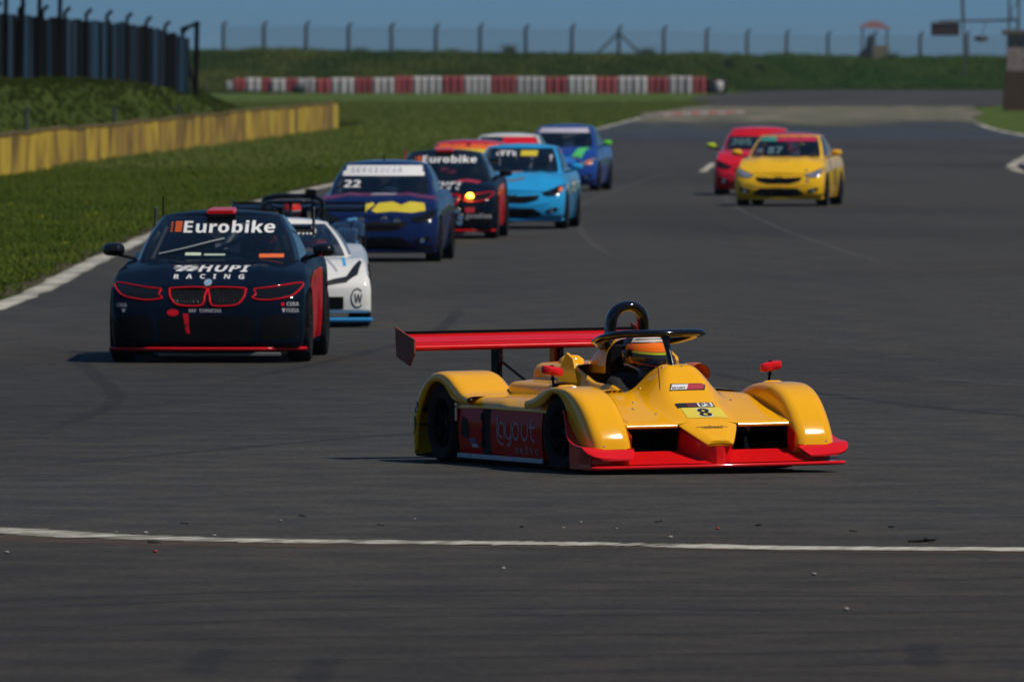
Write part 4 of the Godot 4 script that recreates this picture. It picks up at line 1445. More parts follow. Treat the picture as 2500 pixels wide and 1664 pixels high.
		part("inner_guard", mb, R, car)
	mb = MB.new()
	P = []
	for q in [[1.66, 0.205, 0.07, 0.335], [1.76, 0.18, 0.07, 0.305], [1.85, 0.135, 0.07, 0.26], [1.92, 0.085, 0.07, 0.22], [1.96, 0.045, 0.07, 0.195]]:
		var row := []
		for k in 6: row.append(Vector3(-q[1], lerpf(q[2], q[3], k / 5.0), q[0]))
		for k in 6: row.append(Vector3(q[1], lerpf(q[3], q[2], k / 5.0), q[0]))
		P.append(row)
	var front := []
	for k in 12: front.append(Vector3((P[-1][k] as Vector3).x * 0.5, P[-1][k].y, 1.975))
	P.append(front)
	mb.grid(P, Vector3(0, 0.2, 1.7))
	mb.fan(front, Vector3.BACK)
	part("keel", mb, R, car)
	mb = MB.new()
	mb.cbox(turned(Vector3.UP, -18, Vector3(0.85, 0.088, 1.93)), Vector3(0.09, 0.008, 0.035), 0.003)
	part("splitter_bracket", mb, mat(0.16, 0.28, 0.55, 0.4), car)
	# cockpit sides
	for s in [-1.0, 1.0]:
		mb = MB.new()
		P = []
		for i in 26:
			var z := lerpf(-0.05, 0.95, i / 25.0)
			var top := ease_keys(RIM, z)
			var xi := 0.315 + 0.02 * sin(clampf(z, 0, 0.95) / 0.95 * PI)
			var b := ease_keys(DECK, z) - 0.06
			var row := [Vector3(s * (xi + 0.10), b, z), Vector3(s * (xi + 0.065), b + 0.065, z), Vector3(s * (xi + 0.045), top - 0.05, z), Vector3(s * (xi + 0.036), top - 0.018, z), Vector3(s * (xi + 0.02), top, z), Vector3(s * xi, top - 0.006, z), Vector3(s * (xi - 0.010), top - 0.03, z), Vector3(s * (xi - 0.012), 0.30, z)]
			P.append(row)
		mb.grid(P, Vector3(s * 0.34, 0.4, 0.4))
		part("cockpit_side", mb, Y, car)
		# shoulder pad plate beside the head
		mb = MB.new()
		mb.prism(PackedVector2Array([Vector2(-0.10, 0.50), Vector2(0.36, 0.50), Vector2(0.22, 0.76), Vector2(0.10, 0.80), Vector2(-0.02, 0.70)]), Transform3D(Basis(Vector3(0, 0, 1), Vector3(0, 1, 0), Vector3(-1, 0, 0)), Vector3(s * 0.385, 0, 0)), 0.02)
		part("shoulder_plate", mb, Y, car)
	mb = MB.new()
	mb.cbox(at(0, 0.40, 0.20), Vector3(0.58, 0.40, 0.10), 0.02)
	mb.cbox(at(0, 0.16, 0.55), Vector3(0.60, 0.08, 0.8), 0.02)
	mb.cbox(turned(Vector3.RIGHT, -12, Vector3(0, 0.64, 0.27)), Vector3(0.34, 0.42, 0.08), 0.03)
	part("seat", mb, M.black, car)
	# smoked deflector on the hump
	mb = MB.new()
	P = []
	for i in 4:
		var row := []
		for j in 13:
			var a := lerpf(-1.05, 1.05, j / 12.0)
			row.append(Vector3(0.04 + sin(a) * 0.22, lerpf(0.69, 0.765, i / 3.0) - 0.05 * pow(absf(a), 2.0), 0.80 + cos(a) * 0.14 - i * 0.022))
		P.append(row)
	mb.grid(P, Vector3(0, 0.5, 0.6))
	part("deflector", mb, glass(0.05, 0.05, 0.055, 0.5), car)
	# engine cover with a lower shelf, and the headrest fairing
	mb = MB.new()
	P = []
	for i in 26:
		var f := i / 25.0
		var z := lerpf(-0.72, 0.12, f)
		var k := sstep(0.0, 0.10, f)
		var row := []
		var prof := [[0.55, 0.49], [0.545, 0.55], [0.53, 0.578], [0.50, 0.588], [0.42, 0.594], [0.375, 0.60], [0.36, 0.615], [0.352, 0.67], [0.335, 0.70], [0.30, 0.715], [0.15, 0.722], [0.0, 0.724]]
		for q in prof: row.append(Vector3(-q[0] * lerpf(0.93, 1.0, k), 0.47 + (q[1] - 0.47) * lerpf(0.35, 1.0, k), z))
		for q in range(prof.size() - 2, -1, -1): row.append(Vector3(prof[q][0] * lerpf(0.93, 1.0, k), 0.47 + (prof[q][1] - 0.47) * lerpf(0.35, 1.0, k), z))
		P.append(row)
	mb.grid(P, Vector3(0, 0.3, -0.3))
	part("engine_cover", mb, Y, car)
	mb = MB.new()
	mb.lathe([Vector2(0.001, 0.055), Vector2(0.05, 0.05), Vector2(0.085, 0.025), Vector2(0.095, -0.03)], at(-0.20, 0.72, -0.30), 20)
	part("cover_bulge", mb, Y, car)
	mb = MB.new()
	P = []
	for q in [[0.36, 0.205, 0.90], [0.28, 0.21, 0.90], [0.18, 0.21, 0.885], [0.08, 0.205, 0.845], [0.0, 0.195, 0.80], [-0.08, 0.18, 0.755], [-0.16, 0.16, 0.715], [-0.22, 0.13, 0.70]]:
		var row := []
		for k in 21:
			var a := PI * k / 20.0
			var cx := cos(a)
			var sy := sin(a)
			row.append(Vector3(-signf(cx) * pow(absf(cx), 0.7) * q[1], 0.66 + pow(sy, 0.75) * (q[2] - 0.66), q[0]))
		P.append(row)
	mb.grid(P, Vector3(0, 0.7, 0))
	part("headrest_fairing", mb, Y, car)
	mb = MB.new()
	mb.cbox(at(0, 0.75, 0.32), Vector3(0.37, 0.25, 0.06), 0.03)
	part("headrest", mb, M.black, car)
	# roll hoop, halo and its strut
	mb = MB.new()
	var hp := []
	for k in 17:
		var a := PI * k / 16.0
		hp.append(Vector3(-cos(a) * 0.118, 1.015 + sin(a) * 0.108, 0.26 + 0.02 * sin(a)))
	hp.push_front(Vector3(-0.128, 0.90, 0.245)); hp.push_front(Vector3(-0.15, 0.72, 0.24))
	hp.append(Vector3(0.128, 0.90, 0.245)); hp.append(Vector3(0.15, 0.72, 0.24))
	if S.get("wide_hoop", false):
		hp = spline([Vector3(-0.40, 0.72, 0.24), Vector3(-0.40, 0.90, 0.24), Vector3(-0.36, 0.98, 0.25), Vector3(-0.22, 1.015, 0.25), Vector3(0, 1.02, 0.25), Vector3(0.22, 1.015, 0.25), Vector3(0.36, 0.98, 0.25), Vector3(0.40, 0.90, 0.24), Vector3(0.40, 0.72, 0.24)], 4)
		var mast := MB.new()
		mast.tube([Vector3(0.27, 0.6, 0.45), Vector3(0.27, 1.04, 0.45)], 0.02, 0.02, Vector3.BACK, 8)
		mast.cbox(at(0.25, 1.07, 0.45), Vector3(0.15, 0.09, 0.09), 0.02)
		part("camera_mast", mast, M.black, car)
	mb.tube(hp, 0.066, 0.036, Vector3.BACK, 14)
	var hoop := part("roll_hoop", mb, S.carbon, car)
	if S.get("plates", false):
		var htm := faces_of([hoop.mesh])
		decal("sticker", hoop, ring_tris(0.25, 0.945, 0.036, 0.075, 0.008), htm, LEFT, M.print_grey, 0.003)
		decal("sticker", hoop, poly_tris([Vector2(0.255, 0.95), Vector2(0.275, 0.96), Vector2(0.27, 1.0), Vector2(0.255, 0.995)]), htm, LEFT, M.print_blue, 0.003)
		decal("sticker", hoop, poly_tris([Vector2(0.23, 0.90), Vector2(0.255, 0.895), Vector2(0.25, 0.94), Vector2(0.232, 0.94)]), htm, LEFT, M.print_grey, 0.003)
	mb = MB.new()
	var ring := spline([Vector3(-0.15, 0.84, 0.22), Vector3(-0.22, 0.87, 0.31), Vector3(-0.285, 0.888, 0.47), Vector3(-0.32, 0.918, 0.68), Vector3(-0.29, 0.942, 0.86), Vector3(-0.16, 0.946, 0.96), Vector3(0, 0.946, 0.985), Vector3(0.16, 0.946, 0.96), Vector3(0.29, 0.942, 0.86), Vector3(0.32, 0.918, 0.68), Vector3(0.285, 0.888, 0.47), Vector3(0.22, 0.87, 0.31), Vector3(0.15, 0.84, 0.22)], 6)
	mb.tube(ring, 0.027, 0.058, Vector3.UP, 12)
	part("halo", mb, S.carbon, car)
	mb = MB.new()
	mb.tube([Vector3(0, 0.95, 0.975), Vector3(0, 0.90, 0.99), Vector3(0, 0.82, 1.04), Vector3(0, 0.70, 1.11)], [0.04, 0.028, 0.026, 0.03], [0.045, 0.024, 0.020, 0.024], Vector3.BACK, 12)
	part("halo_strut", mb, S.carbon, car)
	# engine air scoop on the right
	mb = MB.new()
	mb.tube([Vector3(0.41, 0.65, 0.60), Vector3(0.405, 0.652, 0.54), Vector3(0.39, 0.645, 0.40), Vector3(0.36, 0.62, 0.20)], [0.070, 0.076, 0.076, 0.05], [0.076, 0.082, 0.08, 0.05], Vector3.UP, 20, false, false)
	mb.tube([Vector3(0.41, 0.65, 0.60), Vector3(0.40, 0.65, 0.52), Vector3(0.39, 0.64, 0.40)], [0.064, 0.06, 0.01], [0.07, 0.064, 0.01], Vector3.UP, 20, false, false)
	part("air_scoop", mb, S.scoop, car)
	# mirrors on thin stalks
	for s in [-1.0, 1.0]:
		mb = MB.new()
		mb.tube([Vector3(s * 0.80, 0.58, 0.90), Vector3(s * 0.815, 0.70, 0.905)], 0.011, 0.009, Vector3.BACK, 8)
		mb.cbox(at(s * 0.815, 0.735, 0.905), Vector3(0.022, 0.012, 0.03), 0.003)
		mb.cbox(at(s * 0.808, 0.645, 0.903), Vector3(0.03, 0.012, 0.024), 0.004)
		var st := part("mirror_stalk", mb, M.black, car)
		mb = MB.new()
		P = []
		for q in [[0.895, 0.98], [0.92, 1.0], [0.935, 0.93], [0.95, 0.62], [0.954, 0.3]]:
			var row := []
			for k in 24:
				var a := TAU * k / 24.0
				var ex := signf(cos(a)) * pow(absf(cos(a)), 0.45) * 0.076
				var ey := signf(sin(a)) * pow(absf(sin(a)), 0.45) * 0.033
				row.append(Vector3(s * 0.815 + ex * q[1], 0.70 + ey * q[1] - 0.012 * ex / 0.076 * -s, q[0]))
			P.append(row)
		mb.grid(P, Vector3(s * 0.815, 0.70, 0.92), true)
		mb.fan(P[-1], Vector3.BACK)
		part("mirror", mb, R, car)
		mb = MB.new()
		mb.fan(P[0], Vector3.FORWARD)
		part("mirror_glass", mb, M.chrome, car)
	# rear wing
	mb = MB.new()
	var foil := []
	for q in [[-1.60, 0.795], [-1.595, 0.812], [-1.61, 0.830], [-1.66, 0.85], [-1.74, 0.868], [-1.82, 0.885], [-1.88, 0.898], [-1.88, 0.892], [-1.80, 0.862], [-1.72, 0.828], [-1.66, 0.798], [-1.62, 0.785]]: foil.append(Vector2(q[0], q[1]))
	P = []
	for j in 11:
		var x := lerpf(-0.89, 0.89, j / 10.0)
		var row := []
		for q in foil: row.append(Vector3(x, q.y, q.x))
		P.append(row)
	mb.grid(P, Vector3(0, 0.84, -1.72), true)
	part("wing", mb, S.wing, car)
	mb = MB.new()
	mb.cbox(at(0, 0.905, -1.884), Vector3(1.78, 0.03, 0.006), 0.001)
	mb.cbox(at(0, 0.845, -1.602), Vector3(1.78, 0.004, 0.004), 0.001)
	part("wing_flap_edge", mb, M.black, car)
	for s in [-1.0, 1.0]:
		mb = MB.new()
		mb.prism(PackedVector2Array([Vector2(-1.56, 0.87), Vector2(-1.56, 0.77), Vector2(-1.66, 0.68), Vector2(-1.92, 0.74), Vector2(-1.94, 0.95)]), Transform3D(Basis(Vector3(0, 0, 1), Vector3(0, 1, 0), Vector3(-1, 0, 0)), Vector3(s * 0.90, 0, 0)), 0.012)
		part("wing_endplate", mb, S.endplate, car)
		mb = MB.new()
		mb.cbox(at(s * 0.22, 0.745, -1.70), Vector3(0.052, 0.15, 0.10), 0.006)
		part("pylon_clamp", mb, R, car)
		mb = MB.new()
		mb.cbox(at(s * 0.235, 0.52, -1.68), Vector3(0.035, 0.55, 0.14), 0.006)
		rod(mb, Vector3(s * 0.22, 0.70, -1.62), Vector3(s * 0.20, 0.48, -0.85), 0.010, 8)
		part("pylon", mb, M.black, car)
	# gearbox and suspension glimpsed at the back
	mb = MB.new()
	mb.cbox(at(0, 0.38, -1.35), Vector3(0.5, 0.25, 0.7), 0.05)
	for s in [-1.0, 1.0]:
		rod(mb, Vector3(s * 0.2, 0.42, -1.0), Vector3(s * 0.72, 0.40, -1.15), 0.016)
		rod(mb, Vector3(s * 0.2, 0.2, -1.3), Vector3(s * 0.72, 0.18, -1.15), 0.016)
	part("gearbox", mb, M.black, car)
	for s in [-1.0, 1.0]:
		wheel(car, s * 0.755, 0.275, 1.15, 0.275, 0.22, M.rim_black, 6, 6.0)
		wheel(car, s * 0.735, 0.285, -1.15, 0.285, 0.28, M.rim_black, 6)
	# small fasteners that catch the light
	mb = MB.new()
	for q in [[-0.30, 0.98], [-0.22, 1.04], [0.10, 1.10], [0.22, 1.06], [0.30, 1.0], [-0.36, 1.28], [0.36, 1.28], [-0.42, 1.42], [-0.3, 1.55], [0.05, 1.16], [-0.08, 1.12], [-0.45, 1.02], [-0.5, 0.96]]:
		mb.lathe([Vector2(0.010, 0), Vector2(0.008, 0.005), Vector2(0.001, 0.006)], at(q[0], shell_y(q[0], q[1]), q[1]), 8)
	for q in [[-0.82, 0.205, 1.888], [-0.88, 0.47, -0.5], [0.82, 0.205, 1.888]]: mb.lathe([Vector2(0.009, 0), Vector2(0.007, 0.006), Vector2(0.001, 0.008)], turned(Vector3.RIGHT, 80, Vector3(q[0], q[1], q[2])), 8)
	part("fasteners", mb, M.chrome, car).set_meta("kind", "stuff")
	if S.get("plates", false):
		# number plate, class strip and maker's stickers on the spine
		var X := Transform3D(Basis(Vector3.RIGHT, Vector3.FORWARD, Vector3.UP), Vector3(0, 3, 0))
		decal("number_plate", hood, rect_tris(-0.13, -1.71, 0.17, -1.575), hood_tm, X, M.print_lime, 0.003, 0.04)
		decal("number_plate", hood, text_tris("8", 0.105, 0.118, 0.02, -1.643), hood_tm, X, M.print_white, 0.0045, 0.03)
		decal("number_plate", hood, text_tris("8", 0.094, 0.104, 0.02, -1.643), hood_tm, X, M.print_black, 0.006, 0.03)
		decal("class_strip", hood, rect_tris(-0.15, -1.572, 0.13, -1.515), hood_tm, X, M.print_black, 0.003, 0.04)
		decal("class_strip", hood, rect_tris(-0.07, -1.566, 0.0, -1.521), hood_tm, X, M.print_maroon, 0.0045, 0.04)
		decal("class_strip", hood, rect_tris(0.01, -1.566, 0.12, -1.521), hood_tm, X, M.print_white, 0.0045, 0.04)
		decal("class_strip", hood, text_tris("P3", 0.08, 0.038, 0.065, -1.5435), hood_tm, X, M.print_black, 0.006, 0.04)
		decal("sticker", hood, rect_tris(-0.13, -1.375, 0.13, -1.315, 0.03), hood_tm, X, M.print_black, 0.003, 0.04)
		decal("sticker", hood, rect_tris(-0.12, -1.368, 0.0, -1.322, 0.03), hood_tm, X, M.print_white, 0.0045, 0.04)
		decal("sticker", hood, rect_tris(0.0, -1.368, 0.12, -1.322, 0.03), hood_tm, X, M.print_crimson, 0.0045, 0.04)
		decal("sticker", hood, text_tris("SPORT", 0.10, 0.018, -0.055, -1.355), hood_tm, X, M.print_black, 0.006, 0.04)
		decal("lettering", hood, text_tris("redhead", 0.15, 0.036, 0.0, -1.832, false, 0.2), hood_tm, X, M.print_black, 0.003, 0.04)
		decal("lettering", hood, rect_tris(-0.115, -1.83, 0.115, -1.8265), hood_tm, X, M.print_black, 0.003, 0.04)
		for s in [-1.0, 1.0]:
			decal("panel_seam", hood, rect_tris(s * 0.575 - 0.002, -1.72, s * 0.575 + 0.002, -0.95), hood_tm, X, M.seam, 0.0015, 0.04)
		decal("panel_seam", hood, rect_tris(-0.57, -0.972, -0.36, -0.968), hood_tm, X, M.seam, 0.0015, 0.04)
		decal("panel_seam", hood, rect_tris(0.36, -0.972, 0.57, -0.968), hood_tm, X, M.seam, 0.0015, 0.04)
		decal("panel_seam", hood, poly_tris([Vector2(-0.068, -1.0), Vector2(-0.064, -1.0), Vector2(-0.175, -1.32), Vector2(-0.179, -1.32)]), hood_tm, X, M.print_black, 0.002, 0.04)
	return car

# ---- drivers ---------------------------------------------------------------------
func smin(a: float, b: float, k: float) -> float:
	var h := clampf(0.5 + 0.5 * (b - a) / k, 0.0, 1.0)
	return lerpf(b, a, h) - k * h * (1.0 - h)

func skin_over(caps: Array, cell: float, k: float, mb: MB) -> void:
	# caps: [a, b, ra, rb]; distances to tapered capsules joined smoothly, meshed as surface nets
	var lo := Vector3(1e9, 1e9, 1e9)
	var hi := -lo
	for c in caps:
		var r := maxf(c[2], c[3]) + cell * 3.0
		lo = lo.min(c[0] - Vector3(r, r, r)).min(c[1] - Vector3(r, r, r))
		hi = hi.max(c[0] + Vector3(r, r, r)).max(c[1] + Vector3(r, r, r))
	var nx := int((hi.x - lo.x) / cell) + 2
	var ny := int((hi.y - lo.y) / cell) + 2
	var nz := int((hi.z - lo.z) / cell) + 2
	var F := PackedFloat32Array()
	F.resize(nx * ny * nz)
	F.fill(1.0)
	for c in caps:
		var a: Vector3 = c[0]
		var b: Vector3 = c[1]
		var ab := b - a
		var l2 := maxf(ab.length_squared(), 1e-9)
		var r := maxf(c[2], c[3]) + cell * 2.5 + k
		var l := (a.min(b) - Vector3(r, r, r) - lo) / cell
		var h := (a.max(b) + Vector3(r, r, r) - lo) / cell
		for z in range(maxi(int(l.z), 0), mini(int(h.z) + 1, nz)):
			for y in range(maxi(int(l.y), 0), mini(int(h.y) + 1, ny)):
				for x in range(maxi(int(l.x), 0), mini(int(h.x) + 1, nx)):
					var p := lo + Vector3(x, y, z) * cell
					var t := clampf((p - a).dot(ab) / l2, 0.0, 1.0)
					var d: float = (p - a - ab * t).length() - lerpf(c[2], c[3], t)
					var i := (z * ny + y) * nx + x
					F[i] = smin(F[i], d, k) if F[i] < 0.9 else d
	var where := {}
	var off := [0, 1, nx, nx + 1, nx * ny, nx * ny + 1, nx * ny + nx, nx * ny + nx + 1]
	var base := mb.v.size()
	for z in nz - 1:
		for y in ny - 1:
			for x in nx - 1:
				var i := (z * ny + y) * nx + x
				var neg := 0
				for o in off:
					if F[i + o] < 0.0: neg += 1
				if neg == 0 or neg == 8: continue
				var s := Vector3.ZERO
				var n := 0
				for e in [[0, 1], [2, 3], [4, 5], [6, 7], [0, 2], [1, 3], [4, 6], [5, 7], [0, 4], [1, 5], [2, 6], [3, 7]]:
					var fa := F[i + off[e[0]]]
					var fb := F[i + off[e[1]]]
					if (fa < 0.0) == (fb < 0.0): continue
					var t := fa / (fa - fb)
					var pa := Vector3(e[0] & 1, (e[0] >> 1) & 1, e[0] >> 2)
					var pb := Vector3(e[1] & 1, (e[1] >> 1) & 1, e[1] >> 2)
					s += pa.lerp(pb, t)
					n += 1
				where[i] = mb.v.size()
				mb.v.append(lo + (Vector3(x, y, z) + s / n) * cell)
				mb.n.append(Vector3(F[i + 1] - F[i] + F[i + off[3]] - F[i + off[2]], F[i + off[2]] - F[i] + F[i + off[3]] - F[i + 1], F[i + off[4]] - F[i] + F[i + off[5]] - F[i + 1]).normalized())
	for i in where:
		var x: int = i % nx
		var y: int = (i / nx) % ny
		var z: int = i / (nx * ny)
		for ax in 3:
			var st: int = [1, nx, nx * ny][ax]
			var u: int = [nx, nx * ny, 1][ax]
			var w: int = [nx * ny, 1, nx][ax]
			if [y, z, x][ax] == 0 or [z, x, y][ax] == 0: continue
			var f0 := F[i]
			var f1 := F[i + st]
			if (f0 < 0.0) == (f1 < 0.0): continue
			if not (where.has(i - u) and where.has(i - w) and where.has(i - u - w)): continue
			var q := [where[i], where[i - u], where[i - u - w], where[i - w]]
			if f0 < 0.0:
				mb.tri(q[0], q[1], q[2]); mb.tri(q[0], q[2], q[3])
			else:
				mb.tri(q[0], q[2], q[1]); mb.tri(q[0], q[3], q[2])

var body_mesh: ArrayMesh
var glove_mesh: ArrayMesh

func driver_body() -> ArrayMesh:
	if body_mesh: return body_mesh
	var mb := MB.new()
	var caps := [[Vector3(0, 0.12, 0), Vector3(0, 0.30, -0.03), 0.14, 0.145], [Vector3(-0.09, 0.44, -0.03), Vector3(0.09, 0.44, -0.03), 0.125, 0.125], [Vector3(0, 0.30, -0.03), Vector3(0, 0.46, -0.03), 0.15, 0.13],
		[Vector3(0, 0.48, -0.02), Vector3(0, 0.64, 0.0), 0.07, 0.062]]
	for s in [-1.0, 1.0]:
		caps.append_array([[Vector3(s * 0.12, 0.52, -0.02), Vector3(s * 0.185, 0.50, -0.01), 0.075, 0.075], [Vector3(s * 0.19, 0.50, -0.01), Vector3(s * 0.25, 0.30, 0.16), 0.066, 0.052], [Vector3(s * 0.25, 0.30, 0.16), Vector3(s * 0.15, 0.36, 0.36), 0.05, 0.036], [Vector3(s * 0.15, 0.36, 0.36), Vector3(s * 0.14, 0.375, 0.41), 0.036, 0.034],
			[Vector3(s * 0.09, 0.11, 0.03), Vector3(s * 0.12, 0.19, 0.42), 0.09, 0.062], [Vector3(s * 0.12, 0.19, 0.42), Vector3(s * 0.10, 0.05, 0.76), 0.06, 0.042], [Vector3(s * 0.10, 0.04, 0.76), Vector3(s * 0.10, 0.12, 0.86), 0.04, 0.03]])
	skin_over(caps, 0.022, 0.03, mb)
	body_mesh = mb.mesh()
	mb = MB.new()
	for s in [-1.0, 1.0]:
		# a gloved hand: palm, four fingers curled round the wheel rim, thumb from the palm's side
		var c := [[Vector3(s * 0.145, 0.375, 0.42), Vector3(s * 0.138, 0.39, 0.465), 0.026, 0.03]]
		for f in 4:
			var k := Vector3(s * 0.158, 0.41 - f * 0.019, 0.475)
			var l: float = [0.028, 0.032, 0.03, 0.024][f]
			var k2 := k + Vector3(-s * 0.012, 0.0, l)
			var k3 := k2 + Vector3(-s * 0.026, 0.0, l * 0.3)
			c.append_array([[Vector3(s * 0.14, 0.385, 0.45), k, 0.012, 0.0105], [k, k2, 0.0105, 0.0095], [k2, k3, 0.0095, 0.009], [k3, k3 + Vector3(-s * 0.012, 0, -l * 0.7), 0.009, 0.008]])
		c.append_array([[Vector3(s * 0.125, 0.39, 0.44), Vector3(s * 0.108, 0.415, 0.465), 0.014, 0.012], [Vector3(s * 0.108, 0.415, 0.465), Vector3(s * 0.106, 0.42, 0.495), 0.0115, 0.0095]])
		skin_over(c, 0.0045, 0.006, mb)
	glove_mesh = mb.mesh()
	return body_mesh

func helmet_pt(az: float, el: float, out := 0.0) -> Vector3:
	# az 0 looks ahead (+z), el up; a full-face shell with a chin bar
	var c := cos(el)
	var p := Vector3(sin(az) * c * 0.128, sin(el) * 0.138, cos(az) * c * 0.152)
	var low := sstep(0.05, -0.75, el)
	var f := maxf(cos(az), 0.0)
	p.z += 0.020 * low * f * f
	p.x *= 1.0 - 0.10 * low
	if el < -0.6: p.y = lerpf(p.y, -0.112, sstep(-0.6, -1.2, el))
	var m := Vector3(sin(az) * c / 0.128, sin(el) / 0.138, cos(az) * c / 0.152).normalized()
	return p + m * out

func helmet_patch(a0: float, a1: float, lo0: float, lo1: float, hi0: float, hi1: float, out: float, bow := 0.0, n := 28, m := 8) -> MB:
	# a band of the shell: from azimuth a0 to a1, elevation limits in degrees (middle value, edge value)
	var mb := MB.new()
	var P := []
	for i in n + 1:
		var f := float(i) / n
		var az := deg_to_rad(lerpf(a0, a1, f))
		var e := absf(2.0 * f - 1.0)
		var row := []
		for k in m + 1:
			var t := float(k) / m
			var lo := lerpf(lo0, lo1, pow(e, 1.6))
			var hi := lerpf(hi0, hi1, pow(e, 1.6))
			row.append(helmet_pt(az, deg_to_rad(lerpf(lo, hi, t)), out + bow * sin(t * PI)))
		P.append(row)
	mb.grid(P, Vector3.ZERO)
	return mb

func person(label: String, pos: Vector3, turn: float, suit: Material, H: Dictionary, scale_ := 1.0, look := 0.0) -> Node3D:
	var o := thing("person", label, "person", pos, turn, "drivers at the wheel")
	part("body", driver_body(), suit, o)
	part("glove", glove_mesh, M.black, o)
	var at_head := Transform3D(Basis(Vector3.UP, deg_to_rad(look)) * Basis(Vector3.RIGHT, deg_to_rad(4.0)), Vector3(0, 0.72, 0.015))
	var mb := MB.new()
	var P := []
	for i in 25:
		var row := []
		for j in 40: row.append(helmet_pt(TAU * j / 40.0, lerpf(-PI / 2, PI / 2, i / 24.0)))
		P.append(row)
	mb.grid(P, Vector3.ZERO, true)
	var sh := part("helmet", mb, H.shell, o)
	at_head.basis = at_head.basis.scaled(Vector3.ONE * H.get("size", 1.0))
	sh.transform = at_head
	part("visor", helmet_patch(-78, 78, -24, -14, 6, 8, 0.003, 0.004), M.visor, sh)
	part("visor_strip", helmet_patch(-76, 76, 2, 5, 7.5, 9.5, 0.0085), H.strip, sh)
	part("brow_band", helmet_patch(-98, 98, 9, 10, 34, 24, 0.0018), H.brow, sh)
	part("chin_line", helmet_patch(-80, 80, -29, -17, -25, -14.5, 0.003, 0.0, 28, 2), H.chin, sh)
	if H.has("crown"):
		part("crown_stripe", helmet_patch(-84, 84, 36, 30, 52, 48, 0.002), H.crown, sh)
		part("crown_line", helmet_patch(-90, 90, 33.5, 26, 35.5, 28, 0.0026, 0.0, 28, 2), M.print_black, sh)
		part("crown_line", helmet_patch(-72, 72, 43, 38, 45, 41, 0.003, 0.0, 28, 2), M.print_black, sh)
		part("cheek_line", helmet_patch(60, 150, -30, -44, -24, -38, 0.0022, 0.0, 16, 2), H.crown, sh)
		part("cheek_line", helmet_patch(-150, -60, -30, -44, -24, -38, 0.0022, 0.0, 16, 2), H.crown, sh)
		part("side_line", helmet_patch(74, 84, -22, -22, 30, 30, 0.0024, 0.0, 6, 8), H.chin, sh)
		part("side_line", helmet_patch(-84, -74, -22, -22, 30, 30, 0.0024, 0.0, 6, 8), H.chin, sh)
	for s in [-1.0, 1.0]:
		mb = MB.new()
		var c := helmet_pt(s * deg_to_rad(80), deg_to_rad(4))
		mb.lathe([Vector2(0.022, -0.004), Vector2(0.022, 0.008), Vector2(0.012, 0.012), Vector2(0.001, 0.012)], Transform3D(Basis(Vector3(0, 1, 0), Vector3(s, 0, 0), Vector3(0, 0, -s)), c), 14)
		part("visor_pivot", mb, M.black, sh)
	o.scale = Vector3.ONE * scale_
	return o

# ---- closed cars -------------------------------------------------------------------
# A car is lofted from its plan outline: flanks and bumpers in layers, a lid for bonnet and boot, a glasshouse on top.
func outline(S: Dictionary) -> Array:
	# right half, front middle to rear middle: Vector2(x, z)
	var W: float = S.w
	var zf: float = S.zf
	var zr: float = S.zr
	var B: float = S.get("bf", 0.42)
	var R: float = S.get("br", 0.30)
	var e: float = S.get("exp", 2.7)
	var out := []
	for i in 18:
		var t := PI * 0.5 * i / 18.0
		out.append(Vector2(W * pow(sin(t), 2.0 / e), zf - B + B * pow(cos(t), 2.0 / e)))
	var n := 64
	for i in n + 1:
		var z := lerpf(zf - B, zr + R, float(i) / n)
		var f: float = S.get("flare", 0.0)
		var x := W + f * exp(-pow((z - S.wf) / 0.36, 2.0)) + f * 1.25 * exp(-pow((z - S.wr) / 0.42, 2.0)) - 0.02 * sstep(-0.6, 1.6, absf(z))
		out.append(Vector2(x, z))
	for i in range(1, 13):
		var t := PI * 0.5 * (1.0 - i / 12.0)
		out.append(Vector2(W * pow(sin(t), 2.0 / 3.0) - 0.0, zr + R - R * pow(cos(t), 2.0 / 3.0)))
	return out

func tub_rows(S: Dictionary) -> Array:
	var O := outline(S)
	var prof_f: Array = S.get("front", [Vector2(0, -0.10), Vector2(0.12, -0.01), Vector2(0.35, 0.0), Vector2(0.55, -0.015), Vector2(0.78, -0.06), Vector2(0.92, -0.115), Vector2(1, -0.19)])
	var prof_s: Array = S.get("side", [Vector2(0, 0.95), Vector2(0.2, 0.985), Vector2(0.5, 1.0), Vector2(0.72, 0.995), Vector2(0.88, 0.972), Vector2(1, 0.925)])
	var rows := []
	for k in 27:
		var v := k / 26.0
		var row := []
		for p in O:
			var yb: float = S.sill
			var yt := ease_keys(S.shoulder, p.y)
			var xs := ease_keys(prof_s, v)
			var wf := sstep(S.wf + 0.05, S.zf - 0.1, p.y)
			var wb := sstep(S.wr - 0.1, S.zr + 0.1, p.y)
			row.append(Vector3(p.x * xs, lerpf(yb, yt, v), p.y + ease_keys(prof_f, v) * wf - ease_keys(prof_f, v) * 0.7 * wb))
		rows.append(row)
	return rows

func mirror_rows(rows: Array) -> Array:
	var out := []
	for r in rows:
		var m := []
		for q in r: m.append(Vector3(-q.x, q.y, q.z))
		out.append(m)
	return out

